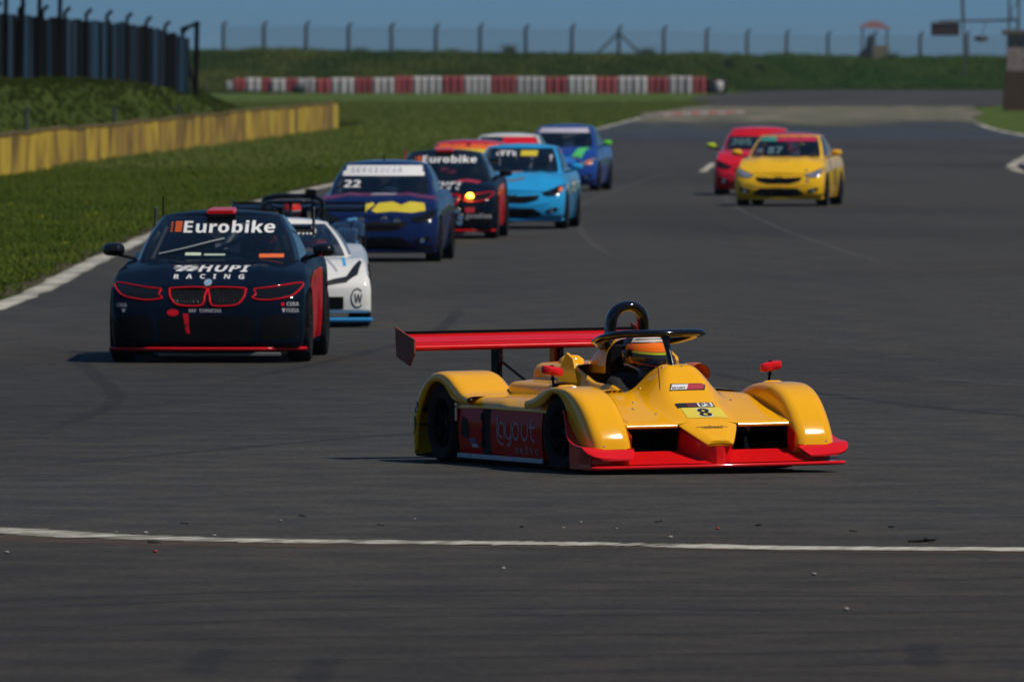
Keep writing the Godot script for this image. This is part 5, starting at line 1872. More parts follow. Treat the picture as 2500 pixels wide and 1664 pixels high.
func glass_pt(S: Dictionary, u: float, v: float) -> Vector3:
	# u 0..1 windscreen middle to its edge, 1..2 along the side, 2..3 rear edge to rear middle; v belt to roof
	var a: Vector3 = S.cab0   # belt: half width, front z, rear z
	var b: Vector3 = S.cab1   # roof edge
	var vv := v
	var w := lerpf(a.x, b.x, vv) + 0.025 * sin(v * PI)
	var f := lerpf(a.y, b.y, vv) + 0.035 * sin(v * PI)
	var r := lerpf(a.z, b.z, vv) - 0.03 * sin(v * PI)
	var bow: float = S.get("bow", 0.20)
	var y0 := 0.0
	var x := 0.0
	var z := 0.0
	if u <= 1.0:
		var t := u * 0.93 + 0.07 * u * u * u
		x = w * t * (1.0 - 0.04 * pow(u, 8.0))
		z = f - bow * pow(u, 2.4)
	elif u <= 2.0:
		var t := u - 1.0
		x = w * (0.96 + 0.04 * sstep(0.0, 0.12, t) - 0.10 * sstep(0.55, 1.0, t))
		z = lerpf(f - bow, r + 0.12, t)
	else:
		var t := u - 2.0
		x = w * 0.90 * (1.0 - t)
		z = r + 0.12 * pow(1.0 - t, 2.0)
	y0 = ease_keys(S.belt, z)
	return Vector3(x, lerpf(y0, S.roof, v), z)

func make_car(called: String, label: String, S: Dictionary, pos: Vector3, turn: float, group := "saloon racers queuing along the track") -> Dictionary:
	var car := thing(called, label, "race car", pos, turn, group)
	var body: Material = S.paint
	var rows := tub_rows(S)
	var wr: float = S.wheel_r
	# flanks with the wheel arches cut out
	var mb := MB.new()
	var mask := []
	var Ra := wr + 0.045
	for i in rows.size():
		var m := []
		for j in rows[0].size():
			var q: Vector3 = rows[i][j]
			var c := 0
			if q.x > S.w * 0.72:
				for zc in [S.wf, S.wr]:
					if Vector2(q.z - zc, q.y - wr).length() < Ra: c = 1 if zc == S.wf else 2
			m.append(c)
		mask.append(m)
	var keep := func(i: int, j: int) -> bool: return not (mask[i][j] and mask[i + 1][j] and mask[i][j + 1] and mask[i + 1][j + 1])
	var cut := []
	for i in rows.size():
		var r := []
		for j in rows[0].size():
			var q: Vector3 = rows[i][j]
			if mask[i][j]:
				var zc: float = S.wf if mask[i][j] == 1 else S.wr
				var edge := false
				for a in [-1, 0, 1]:
					for b in [-1, 0, 1]:
						var ii := clampi(i + a, 0, rows.size() - 1)
						var jj := clampi(j + b, 0, rows[0].size() - 1)
						if not mask[ii][jj]: edge = true
				if edge:
					var d := Vector2(q.z - zc, q.y - wr)
					d = d.normalized() * Ra if d.length() > 0.01 else Vector2(0, Ra)
					q = Vector3(q.x, maxf(wr + d.y, S.sill), zc + d.x)
			r.append(q)
		cut.append(r)
	mb.grid(cut, Vector3(0, 0.5, 0), false, keep)
	mb.grid(mirror_rows(cut), Vector3(0, 0.5, 0), false, keep)
	# bonnet, cowl and boot
	var top: Array = rows[-1]
	var P := []
	for q in top:
		var row := []
		var crown := ease_keys(S.crown, q.z)
		for k in 25:
			var t := lerpf(-1.0, 1.0, k / 24.0)
			var y: float = q.y + crown * (1.0 - pow(absf(t), 2.6)) * sstep(0.0, 0.25, q.x)
			if S.has("ridge"):
				var rd: float = 0.018 * exp(-pow((absf(t) - 0.52) / 0.10, 2.0)) * sstep(S.zf - 0.15, S.zf - 0.6, q.z) * sstep(0.5, 0.9, q.z)
				y += rd
			row.append(Vector3(q.x * t, y, q.z))
		P.append(row)
	mb.grid(P, Vector3(0, 0.2, 0))
	# underside
	P = [[], []]
	for q in rows[0]:
		P[0].append(Vector3(-q.x, q.y, q.z)); P[1].append(Vector3(q.x, q.y, q.z))
	var shell := part("body", mb, body, car)
	mb = MB.new()
	mb.cbox(at(0, S.sill + 0.16, (S.wf + S.wr) * 0.5), Vector3(S.w * 1.16, 0.30, S.zf - S.zr - 0.75), 0.03)
	part("underbody", mb, M.black, car)
	for s in [-1.0, 1.0]:
		for zc in [S.wf, S.wr]:
			mb = MB.new()
			P = []
			for k in 17:
				var a := PI * (k / 16.0)
				var y := wr + sin(a) * Ra
				P.append([Vector3(s * S.w * 0.58, y, zc + cos(a) * Ra), Vector3(s * (S.w * 0.985 + S.get("flare", 0.0)), y, zc + cos(a) * Ra)])
			mb.grid(P, Vector3(s * S.w * 0.8, wr + Ra * 2.0, zc))
			part("wheel_arch", mb, M.black, car)
	# glasshouse: pillars and roof in paint, panes flush between them
	var us := []
	for i in 19: us.append(i / 18.0)
	for i in range(1, 41): us.append(1.0 + i / 40.0)
	for i in range(1, 13): us.append(2.0 + i / 12.0)
	var vs := [0.0, 0.05, 0.15, 0.3, 0.45, 0.6, 0.75, 0.88, 0.95, 1.0]
	var G := []
	for v in vs:
		var row := []
		for u in us: row.append(glass_pt(S, u, v))
		G.append(row)
	var kind := func(i: int, j: int) -> int:
		if i == 0 or i >= vs.size() - 2: return 0
		var u: float = (us[j] + us[j + 1]) * 0.5
		if u < 0.945: return 1
		if u > 1.06 and u < 1.42: return 2
		if u > 1.47 and u < 1.80: return 3
		if u > 2.12: return 4
		return 0
	mb = MB.new()
	var pillars := func(i: int, j: int) -> bool: return kind.call(i, j) == 0
	mb.grid(G, Vector3(0, 1, -0.3), false, pillars)
	mb.grid(mirror_rows(G), Vector3(0, 1, -0.3), false, pillars)
	part("pillar_frame", mb, S.get("pillar", body), car)
	mb = MB.new()
	P = []
	var cr: float = S.get("roof_crown", 0.055)
	for q in G[-1]:
		var row := []
		for k in 17:
			var t := lerpf(-1.0, 1.0, k / 16.0)
			var lz: float = clampf((S.cab1.y - q.z) / (S.cab1.y - S.cab1.z), 0.0, 1.0)
			row.append(Vector3(q.x * t, q.y + cr * (1.0 - pow(absf(t), 2.4)) * sstep(0.0, 0.3, q.x) * pow(sin(PI * clampf(lz * 0.9 + 0.05, 0.0, 1.0)), 0.35), q.z))
		P.append(row)
	mb.grid(P, Vector3(0, 0.6, -0.4))
	var roof := part("roof", mb, S.get("roof_paint", body), car)
	var panes := {}
	for k in [1, 2, 3, 4]:
		var is_k := func(i: int, j: int) -> bool: return kind.call(i, j) == k
		if k == 1 or k == 4:
			mb = MB.new()
			mb.grid(G, Vector3(0, 1, -0.3), false, is_k)
			mb.grid(mirror_rows(G), Vector3(0, 1, -0.3), false, is_k)
			panes[k] = part("windscreen" if k == 1 else "rear_window", mb, S.get("glass", M.tinted), car)
		else:
			for s in 2:
				mb = MB.new()
				mb.grid(G if s == 0 else mirror_rows(G), Vector3(0, 1, -0.3), false, is_k)
				part("side_window", mb, S.get("glass", M.tinted), car)
	# inside: dashboard, seats, roll cage
	var bz: float = S.cab0.y
	mb = MB.new()
	mb.cbox(at(0, S.roof - 0.56, bz - 0.62), Vector3(S.cab0.x * 1.7, 0.12, 0.5), 0.04)
	part("dashboard", mb, M.black, car)
	for s in [-0.36, 0.36]:
		mb = MB.new()
		mb.cbox(turned(Vector3.RIGHT, -14, Vector3(s, S.roof - 0.56, bz - 1.72)), Vector3(0.48, 0.75, 0.14), 0.05)
		mb.cbox(at(s, S.roof - 0.88, bz - 1.45), Vector3(0.48, 0.14, 0.5), 0.05)
		mb.cbox(turned(Vector3.RIGHT, -14, Vector3(s, S.roof - 0.17, bz - 1.82)), Vector3(0.30, 0.2, 0.10), 0.04)
		part("seat", mb, mat(0.03, 0.03, 0.034, 0.8), car)
	mb = MB.new()
	var cx: float = S.cab1.x - 0.06
	rod(mb, Vector3(-cx, S.roof - 0.05, bz - 1.85), Vector3(cx, S.roof - 0.05, bz - 1.85), 0.02)
	rod(mb, Vector3(-cx, S.roof - 0.05, S.cab1.y - 0.2), Vector3(cx, S.roof - 0.05, S.cab1.y - 0.2), 0.02)
	for s in [-1.0, 1.0]:
		rod(mb, Vector3(s * cx, S.roof - 0.05, bz - 1.85), Vector3(s * (S.cab0.x - 0.1), 0.45, bz - 1.85), 0.02)
		rod(mb, Vector3(s * cx, S.roof - 0.05, S.cab1.y - 0.2), Vector3(s * cx, S.roof - 0.05, bz - 1.85), 0.02)
		rod(mb, Vector3(s * cx, S.roof - 0.06, S.cab1.y - 0.2), Vector3(s * (S.cab0.x - 0.10), S.roof - 0.5, bz - 0.40), 0.02)
	rod(mb, Vector3(-cx, S.roof - 0.5, bz - 1.85), Vector3(cx, S.roof - 0.08, bz - 1.85), 0.02)
	part("roll_cage", mb, S.get("cage", mat(0.12, 0.12, 0.13, 0.5)), car)
	# wheels
	for s in [-1.0, 1.0]:
		wheel(car, s * (S.w - 0.115 + S.get("flare", 0.0) * 0.9), wr, S.wf, wr, 0.225, S.get("rim", M.rim_dark), 5, S.get("steer", 0.0))
		wheel(car, s * (S.w - 0.115 + S.get("flare", 0.0)), wr, S.wr, wr, 0.235, S.get("rim", M.rim_dark), 5)
	# door mirrors
	for s in ([] if S.has("no_mirror") else [-1.0, 1.0]):
		var mz: float = bz - 0.42
		var my: float = ease_keys(S.belt, mz) + S.get("mirror_y", 0.07)
		var mx: float = S.get("mirror_x", S.w + 0.0)
		mb = MB.new()
		P = []
		for q in [[-0.075, 0.90], [-0.06, 0.98], [0.0, 1.0], [0.04, 0.85], [0.07, 0.55], [0.08, 0.2]]:
			var row := []
			for k in 20:
				var a := TAU * k / 20.0
				row.append(Vector3(s * mx + signf(cos(a)) * pow(absf(cos(a)), 0.7) * S.get("mirror_size", 0.105) * q[1], my + 0.01 + signf(sin(a)) * pow(absf(sin(a)), 0.75) * (0.068 if sin(a) > 0 else 0.058) * q[1], mz + q[0]))
			P.append(row)
		mb.grid(P, Vector3(s * mx, my, mz), true)
		mb.fan(P[-1], Vector3.BACK); mb.fan(P[0], Vector3.FORWARD)
		var mm: Material = S.get("mirror", body)
		if s > 0 and S.has("mirror_r"): mm = S.mirror_r
		if s < 0 and S.has("mirror_l"): mm = S.mirror_l
		var o := part("mirror", mb, mm, car)
		mb = MB.new()
		mb.tube([Vector3(s * (mx - 0.05), my - 0.035, mz), Vector3(s * (S.cab0.x + 0.01), my - 0.075, mz - 0.03)], 0.028, 0.016, Vector3.BACK, 8)
		part("mirror_arm", mb, M.black, o)
	var tm := faces_of([shell.mesh])
	var gt := faces_of([panes[1].mesh])
	return {"car": car, "shell": shell, "body": tm, "screen": gt, "pane": panes[1], "roof": roof, "roof_tm": faces_of([roof.mesh])}

func tube_on(called: String, K: Dictionary, pts: Array, r: float, m: Material, closed := true, off := 0.004) -> void:
	var q := on(K.body, FRONT, pts, off)
	if q.size() < 3: return
	var mb := MB.new()
	mb.tube(q, r, r * 0.8, Vector3(0.1, 0.3, 1), 8, closed)
	part(called, mb, m, K.car)

func both(called: String, K: Dictionary, tris: PackedVector2Array, m: Material, off := 0.004) -> void:
	decal(called, K.car, tris, K.body, FRONT, m, off)
	decal(called, K.car, flip_x(tris), K.body, FRONT, m, off)

func lens_or_glint_at(K: Dictionary, x: float, y: float, r: float) -> void:
	# a round lens with a bright rim set proud of the bumper; also serves as a sun glint
	var d := hit(K.body, FRONT, Vector2(x, y))
	if d.is_empty(): return
	var xf := Transform3D(Basis(Vector3(1, 0, 0), Vector3(0, 0, 1), Vector3(0, -1, 0)), d.position)
	var mb := MB.new()
	mb.lathe([Vector2(r, 0.0), Vector2(r * 1.05, 0.012), Vector2(r * 0.9, 0.016), Vector2(r * 0.7, 0.01), Vector2(0.001, 0.006)], xf, 18)
	part("lens_or_glint", mb, M.chrome, K.car)

func slats(K: Dictionary, x0: float, x1: float, y0: float, y1: float, n: int, m: Material) -> void:
	for k in n:
		var y := lerpf(y0, y1, (k + 0.5) / n)
		var pts := []
		for i in 11: pts.append(Vector2(lerpf(x0, x1, i / 10.0), y))
		var q := on(K.body, FRONT, pts, 0.006)
		if q.size() < 3: continue
		var mb := MB.new()
		mb.tube(q, 0.006, 0.006, Vector3.UP, 6)
		part("grille_slat", mb, m, K.car)

func build_materials() -> void:
	M.rubber = mat(0.010, 0.010, 0.011, 0.75)
	M.black = mat(0.004, 0.004, 0.005, 0.55)
	M.gloss_black = paint(0.004, 0.004, 0.005)
	M.black.metallic_specular = 0.2
	M.rubber.metallic_specular = 0.25
	M.chrome = mat(0.75, 0.75, 0.76, 0.12, 1.0)
	M.rim_dark = mat(0.05, 0.05, 0.055, 0.35, 0.8)
	M.rim_black = mat(0.008, 0.008, 0.009, 0.6)
	M.rim_black.metallic_specular = 0.15
	M.rim_silver = mat(0.4, 0.4, 0.42, 0.3, 0.9)
	M.wood = mat(0.05, 0.035, 0.02, 0.9)
	M.galv = mat(0.045, 0.055, 0.06, 0.7)
	M.new_yellow = mat(0.42, 0.31, 0.018, 0.8)
	M.kerb_white = stained(0.30, 0.27, 0.25, 91, Vector3(0.9, 0.9, 0.25), 0.4)
	M.mirage_red = stained(0.34, 0.10, 0.09, 92, Vector3(0.9, 0.9, 0.25), 0.5)  # for the strip that imitates the barrier's mirage
	M.tinted = glass(0.004, 0.007, 0.010, 0.55)
	M.visor = mat(0.004, 0.006, 0.008, 0.12)
	M.visor.clearcoat_enabled = true
	M.print_black = mat(0.006, 0.006, 0.008, 0.5)
	M.print_white = mat(0.62, 0.62, 0.62, 0.5)
	M.print_grey = mat(0.30, 0.30, 0.34, 0.5)
	M.print_lime = mat(0.62, 0.50, 0.05, 0.5)
	M.print_red = paint(0.50, 0.006, 0.012, 0.6)
	M.print_crimson = mat(0.36, 0.01, 0.03, 0.5)
	M.print_maroon = mat(0.09, 0.015, 0.03, 0.5)
	M.print_orange = mat(0.60, 0.10, 0.012, 0.5)
	M.print_violet = mat(0.06, 0.035, 0.14, 0.5)
	M.print_blue = mat(0.02, 0.08, 0.36, 0.5)
	M.print_yellow = mat(0.52, 0.42, 0.02, 0.5)
	M.print_sky = mat(0.03, 0.30, 0.62, 0.5)
	M.seam = mat(0.09, 0.04, 0.003, 0.8)
	M.grime = mat(0.10, 0.06, 0.02, 0.8)
	M.grime.transparency = BaseMaterial3D.TRANSPARENCY_ALPHA
	M.grime.albedo_color.a = 0.14
	M.lamp_clear = mat(0.25, 0.28, 0.32, 0.08)
	M.lamp_clear.metallic = 0.5
	M.lamp_dark = mat(0.006, 0.007, 0.009, 0.2)
	M.lamp_dark.metallic_specular = 0.3

func sit(K, label: String, x: float, suit: Material, H: Dictionary) -> void:
	var car: Node3D = K.car
	var S: Dictionary = K.spec
	person(label, car.transform * Vector3(x, S.roof - 0.98, S.cab0.y - 1.50), car.rotation_degrees.y, suit, H)

func coupe_spec() -> Dictionary:
	return {"w": 0.915, "zf": 2.20, "zr": -2.20, "wf": 1.42, "wr": -1.27, "wheel_r": 0.33, "flare": 0.035, "sill": 0.15, "bf": 0.35, "br": 0.30, "exp": 3.6,
		"side": [Vector2(0, 0.965), Vector2(0.2, 0.99), Vector2(0.5, 1.0), Vector2(0.75, 0.998), Vector2(0.90, 0.985), Vector2(1, 0.945)],
		"shoulder": [Vector2(-2.2, 0.93), Vector2(-2.0, 0.97), Vector2(-1.2, 0.99), Vector2(0.0, 0.95), Vector2(0.7, 0.915), Vector2(1.4, 0.85), Vector2(1.85, 0.775), Vector2(2.1, 0.715), Vector2(2.2, 0.69)],
		"crown": [Vector2(-2.2, 0.02), Vector2(-1.5, 0.03), Vector2(0.6, 0.03), Vector2(1.0, 0.055), Vector2(1.8, 0.055), Vector2(2.2, 0.025)],
		"belt": [Vector2(-2.0, 0.95), Vector2(-1.0, 0.985), Vector2(0.0, 0.95), Vector2(0.8, 0.915)], "cab0": Vector3(0.775, 0.78, -1.78), "cab1": Vector3(0.565, 0.02, -1.15), "roof": 1.355, "bow": 0.22, "ridge": true,
		"front": [Vector2(0, -0.06), Vector2(0.06, 0.0), Vector2(0.3, 0.0), Vector2(0.55, -0.01), Vector2(0.75, -0.035), Vector2(0.90, -0.085), Vector2(1, -0.17)], "mirror_x": 1.0, "mirror_y": 0.09}

func dress_coupe(K: Dictionary, full: bool) -> void:
	# kidney grilles, lamp outlines, lip, roof scoop and lettering of the dark coupes
	var car: Node3D = K.car
	for s in [-1.0, 1.0]:
		var kd := [Vector2(s * 0.03, 0.705), Vector2(s * 0.33, 0.70), Vector2(s * 0.355, 0.675), Vector2(s * 0.34, 0.61), Vector2(s * 0.27, 0.545), Vector2(s * 0.08, 0.535), Vector2(s * 0.035, 0.56), Vector2(s * 0.025, 0.62)]
		var sm := spline(kd, 4, true)
		decal("grille", car, poly_tris(sm), K.body, FRONT, M.black, 0.003)
		tube_on("grille_frame", K, sm, 0.013, M.print_red)
		if full:
			for k in 9:
				var x: float = s * (0.065 + k * 0.031)
				var bar := on(K.body, FRONT, [Vector2(x, 0.69), Vector2(x, 0.62), Vector2(x * 0.96, 0.555)], 0.006)
				if bar.size() == 3:
					var mb := MB.new()
					mb.tube(bar, 0.0035, 0.0035, Vector3.BACK, 6)
					part("grille_bar", mb, M.gloss_black, car)
		var hl := [Vector2(s * 0.440, 0.690), Vector2(s * 0.55, 0.703), Vector2(s * 0.70, 0.725), Vector2(s * 0.845, 0.746), Vector2(s * 0.882, 0.735), Vector2(s * 0.865, 0.695), Vector2(s * 0.79, 0.630), Vector2(s * 0.66, 0.600), Vector2(s * 0.547, 0.590), Vector2(s * 0.425, 0.608), Vector2(s * 0.455, 0.645)]
		sm = spline(hl, 4, true)
		decal("headlight", car, poly_tris(sm), K.body, FRONT, M.lamp_dark, 0.003)
		tube_on("headlight_frame", K, sm, 0.011, M.print_red)
		decal("side_intake", car, poly_tris([Vector2(s * 0.50, 0.22), Vector2(s * 0.86, 0.24), Vector2(s * 0.84, 0.42), Vector2(s * 0.60, 0.46), Vector2(s * 0.50, 0.40)]), K.body, FRONT, M.black, 0.003)
	decal("lower_intake", car, poly_tris([Vector2(-0.42, 0.21), Vector2(0.42, 0.21), Vector2(0.46, 0.40), Vector2(0.38, 0.44), Vector2(-0.38, 0.44), Vector2(-0.46, 0.40)]), K.body, FRONT, M.black, 0.003)
	# roundel
	var d := hit(K.body, FRONT, Vector2(0, 0.752))
	decal("roundel", car, poly_tris(disc_pts(0, 0.752, 0.036, 0.030)), K.body, FRONT, M.print_grey, 0.004, 0.02)
	for q in [[0.0, 0.25], [0.5, 0.75]]:
		var w := [Vector2(0, 0.752)]
		for k in 7: w.append(Vector2(cos(TAU * lerpf(q[0], q[1], k / 6.0)) * 0.026, 0.752 + sin(TAU * lerpf(q[0], q[1], k / 6.0)) * 0.021))
		decal("roundel", car, poly_tris(w), K.body, FRONT, M.print_sky, 0.006, 0.02)
	# lip splitter
	var mb := MB.new()
	var e := []
	for j in 25:
		var x := lerpf(-0.92, 0.92, j / 24.0)
		e.append(Vector2(x, 2.24 - 0.34 * pow(absf(x) / 0.92, 3.0)))
	var poly := PackedVector2Array(e)
	poly.append(Vector2(0.94, 1.80)); poly.append(Vector2(-0.94, 1.80))
	mb.prism(poly, Transform3D(Basis(Vector3(1, 0, 0), Vector3(0, 0, 1), Vector3(0, -1, 0)), Vector3(0, 0.118, 0)), 0.03)
	part("lip", mb, M.black, car)
	mb = MB.new()
	var ed := []
	for q in e: ed.append(Vector3(q.x, 0.137, q.y + 0.004))
	mb.tube(ed, 0.016, 0.014, Vector3.UP, 8)
	part("lip_edge", mb, M.print_red, car)
	# grey skid strip under the middle of the lip
	mb = MB.new()
	mb.cbox(at(0.12, 0.088, 2.19), Vector3(1.15, 0.035, 0.03), 0.006)
	part("skid_strip", mb, mat(0.12, 0.115, 0.11, 0.7), car)
	# roof scoop
	mb = MB.new()
	var P := []
	for q in [[0.10, 1.355, 0.085], [0.05, 1.362, 0.088], [-0.15, 1.372, 0.09], [-0.45, 1.382, 0.08], [-0.75, 1.368, 0.06]]:
		P.append([Vector3(-q[2] * 1.55, 1.375, q[0]), Vector3(-q[2] * 1.52, q[1] + 0.035, q[0]), Vector3(-q[2] * 1.3, q[1] + 0.050, q[0]), Vector3(q[2] * 1.3, q[1] + 0.050, q[0]), Vector3(q[2] * 1.52, q[1] + 0.035, q[0]), Vector3(q[2] * 1.55, 1.375, q[0])])
	mb.grid(P, Vector3(0, 1.3, -0.3))
	mb.fan(P[0], Vector3.BACK)
	part("roof_scoop", mb, M.print_red, car)
	mb = MB.new()
	mb.quad(Vector3(-0.125, 1.340, 0.106), Vector3(0.125, 1.340, 0.106), Vector3(0.12, 1.372, 0.104), Vector3(-0.12, 1.372, 0.104))
	part("scoop_mouth", mb, M.black, car)
	# rear wing
	mb = MB.new()
	mb.cbox(turned(Vector3.RIGHT, -8, Vector3(0, 1.20, -2.12)), Vector3(1.5, 0.035, 0.26), 0.012)
	part("wing", mb, M.gloss_black, car)
	for s in [-1.0, 1.0]:
		mb = MB.new()
		mb.cbox(at(s * 0.765, 1.27, -2.12), Vector3(0.014, 0.28, 0.30), 0.004)
		part("wing_endplate", mb, M.gloss_black, car)
		mb = MB.new()
		mb.cbox(at(s * 0.40, 1.06, -2.08), Vector3(0.02, 0.26, 0.12), 0.004)
		part("wing_stay", mb, M.black, car)
	# banner on the windscreen
	decal("lettering", car, text_tris("Eurobike", 0.86, 0.115, 0.09, 1.252, true), K.screen, FRONT, M.print_white, 0.004)
	for k in 6: decal("logo", car, rect_tris(-0.425 - 0.0, 1.205 + k * 0.0165, -0.36, 1.217 + k * 0.0165, 0.0), K.screen, FRONT, M.print_orange, 0.004)
	for k in 4: decal("logo", car, rect_tris(-0.468, 1.205 + k * 0.025, -0.448, 1.217 + k * 0.025), K.screen, FRONT, M.print_orange, 0.004)
	# red door flash on each flank
	for s in [-1.0, 1.0]:
		var xf := RIGHT if s > 0 else LEFT
		var pl := [Vector2(-0.86, 0.20), Vector2(-0.86, 0.86), Vector2(0.35, 0.84), Vector2(0.98, 0.70), Vector2(1.0, 0.45), Vector2(0.9, 0.2)]
		var t := poly_tris(pl)
		decal("door_flash", car, flip_x(t) if s > 0 else t, K.body, xf, M.print_red, 0.004, 0.12)
	var X := Transform3D(Basis(Vector3.RIGHT, Vector3.FORWARD, Vector3.UP), Vector3(0, 3, 0))
	decal("lettering", car, text_tris("HUPI", 0.46, 0.27, 0.13, -1.55, true, 0.08), K.body, X, M.print_white, 0.004)
	decal("lettering", car, text_tris("R   A   C   I   N   G", 0.66, 0.115, 0.0, -1.81, true, 0.0), K.body, X, M.print_white, 0.004)
	for k in 3:
		for j in 4:
			if (k + j) % 2 == 0: decal("logo", car, rect_tris(-0.33 + j * 0.05 - k * 0.012, -1.66 + k * 0.085, -0.285 + j * 0.05 - k * 0.012, -1.585 + k * 0.085, 0.035), K.body, X, M.print_white, 0.004)
			else: decal("logo", car, stroke_tris([Vector2(-0.33 + j * 0.05 - k * 0.012, -1.66 + k * 0.085), Vector2(-0.265 + j * 0.05 - k * 0.012, -1.585 + k * 0.085)], 0.018), K.body, X, M.print_white, 0.004)

func build_cars() -> void:
	var red := paint(0.62, 0.006, 0.008)
	var flank_red = paint(0.42, 0.003, 0.005, 0.25)
	var H1 := {"shell": paint(0.016, 0.010, 0.010), "strip": mat(0.45, 0.50, 0.02, 0.4), "brow": paint(0.85, 0.16, 0.008), "chin": mat(0.90, 0.13, 0.01, 0.4), "crown": paint(0.55, 0.50, 0.47), "size": 1.17}
	var H2 := {"shell": paint(0.5, 0.5, 0.52), "strip": M.print_grey, "brow": paint(0.60, 0.02, 0.012), "chin": M.print_red, "crown": paint(0.62, 0.02, 0.012)}
	var H3 := {"shell": paint(0.03, 0.03, 0.035), "strip": M.print_red, "brow": paint(0.5, 0.02, 0.012), "chin": M.print_red}
	var dark_suit := mat(0.010, 0.010, 0.012, 0.9)
	# 1 the yellow and red prototype
	var A := {"body": paint(0.78, 0.37, 0.003), "trim": red, "flank": flank_red, "skirt": mat(0.42, 0.42, 0.44, 0.5), "carbon": M.gloss_black, "wing": paint(0.62, 0.006, 0.008, 0.7), "endplate": mat(0.20, 0.03, 0.012, 0.6), "scoop": paint(0.50, 0.12, 0.03, 0.5), "plates": true}
	(A.body as StandardMaterial3D).clearcoat_roughness = 0.10
	var p := make_prototype("yellow open sports racer with red front splitter, red flanks and number 8", A, Vector3(0.72, 0, -91.15), 21.0)
	p.rotation_degrees.z = 0.7
	person("driver in an orange and black helmet in the yellow car's cockpit", p.transform * Vector3(0, 0.075, 0.53), 21.0, dark_suit, H1, 1.0, 19.0)
	# 2 the dark coupe in front of the queue
	var S := coupe_spec()
	S.merge({"paint": paint(0.0015, 0.005, 0.013, 0.3), "pillar": M.gloss_black, "mirror": M.gloss_black, "rim": M.rim_dark})
	var K := make_car("coupe", "black and navy coupe with red lamp outlines, leading the queue on the left", S, Vector3(-2.77, 0, -124.15), -2.3, "dark coupes with red trim")
	K.spec = S
	dress_coupe(K, true)
	var car: Node3D = K.car
	decal("tow_mark", car, poly_tris(disc_pts(-0.315, 0.475, 0.055, 0.032)), K.body, FRONT, M.print_red, 0.006)
	decal("tow_strap", car, poly_tris([Vector2(-0.225, 0.465), Vector2(-0.17, 0.465), Vector2(-0.165, 0.37), Vector2(-0.20, 0.36)]), K.body, FRONT, M.print_red, 0.006)
	decal("tow_strap", car, poly_tris([Vector2(-0.20, 0.345), Vector2(-0.165, 0.36), Vector2(-0.155, 0.275), Vector2(-0.19, 0.285)]), K.body, FRONT, M.print_red, 0.006)
	decal("lettering", car, text_tris("MF", 0.07, 0.032, -0.13, 0.493), K.body, FRONT, M.print_grey, 0.005)
	decal("lettering", car, text_tris("TORNESSA", 0.21, 0.032, 0.035, 0.493), K.body, FRONT, M.print_grey, 0.005)
	for q in [[0.80, 0.555, 0.11, "CERA"], [0.80, 0.495, 0.11, "FERSA"], [-0.80, 0.545, 0.10, "OMA"]]:
		decal("sponsor_mark", car, text_tris(q[3], q[2], 0.036, q[0], q[1]), K.body, FRONT, M.print_grey, 0.005)
	decal("sponsor_mark", car, poly_tris([Vector2(0.70, 0.515), Vector2(0.735, 0.515), Vector2(0.725, 0.48), Vector2(0.715, 0.475)]), K.body, FRONT, M.print_grey, 0.005)
	decal("sponsor_mark", car, poly_tris([Vector2(-0.80, 0.51), Vector2(-0.76, 0.51), Vector2(-0.77, 0.48), Vector2(-0.79, 0.475)]), K.body, FRONT, M.print_grey, 0.005)
	decal("sponsor_mark", car, poly_tris(disc_pts(0.71, 0.553, 0.016, 0.018)), K.body, FRONT, M.print_red, 0.005)
	decal("sticker", car, rect_tris(0.40, 0.965, 0.63, 1.0), K.screen, FRONT, M.print_orange, 0.005)
	decal("sticker", car, rect_tris(-0.30, 0.985, -0.15, 1.01), K.screen, FRONT, mat(0.5, 0.6, 0.45, 0.4), 0.005)
	decal("sticker", car, rect_tris(-0.12, 0.985, 0.08, 1.0), K.screen, FRONT, mat(0.4, 0.5, 0.38, 0.4), 0.005)
	var mb := MB.new()
	var wp := on(K.screen, FRONT, [Vector2(-0.55, 0.985), Vector2(-0.30, 1.04), Vector2(-0.05, 1.105), Vector2(0.06, 1.13)], 0.02)
	mb.tube(wp, 0.008, 0.008, Vector3.BACK, 6)
	part("wiper", mb, mat(0.35, 0.37, 0.36, 0.5), car)
	mb = MB.new()
	mb.tube([Vector3(-0.68, 1.28, -1.9), Vector3(-0.68, 1.52, -1.9)], 0.012, 0.008, Vector3.BACK, 6)
	part("aerial", mb, M.black, car)
	sit(K, "driver inside the black coupe that leads the queue", 0.36, dark_suit, H3)
	# 3 the white low coupe half hidden behind it
	S = {"w": 0.925, "zf": 2.15, "zr": -2.2, "wf": 1.25, "wr": -1.35, "wheel_r": 0.31, "flare": 0.0, "sill": 0.16, "bf": 0.20, "br": 0.25, "exp": 4.5,
		"shoulder": [Vector2(-2.2, 0.80), Vector2(-1.2, 0.84), Vector2(0.0, 0.76), Vector2(0.8, 0.72), Vector2(1.3, 0.74), Vector2(1.8, 0.66), Vector2(2.05, 0.57), Vector2(2.15, 0.52)],
		"crown": [Vector2(-2.2, 0.02), Vector2(0.6, 0.03), Vector2(1.1, -0.02), Vector2(1.8, -0.02), Vector2(2.15, 0.0)],
		"belt": [Vector2(-2.0, 0.80), Vector2(-0.5, 0.78), Vector2(0.4, 0.74), Vector2(1.0, 0.70)], "cab0": Vector3(0.72, 0.95, -1.5), "cab1": Vector3(0.46, -0.10, -0.9), "roof": 1.09, "roof_crown": 0.05, "bow": 0.26,
		"front": [Vector2(0, -0.03), Vector2(0.06, 0.0), Vector2(0.3, 0.0), Vector2(0.7, -0.02), Vector2(0.88, -0.06), Vector2(1, -0.12)],
		"side": [Vector2(0, 1.0), Vector2(0.5, 1.0), Vector2(0.8, 0.985), Vector2(0.92, 0.96), Vector2(1, 0.91)],
		"paint": paint(0.66, 0.66, 0.63), "no_mirror": true, "glass": M.tinted}
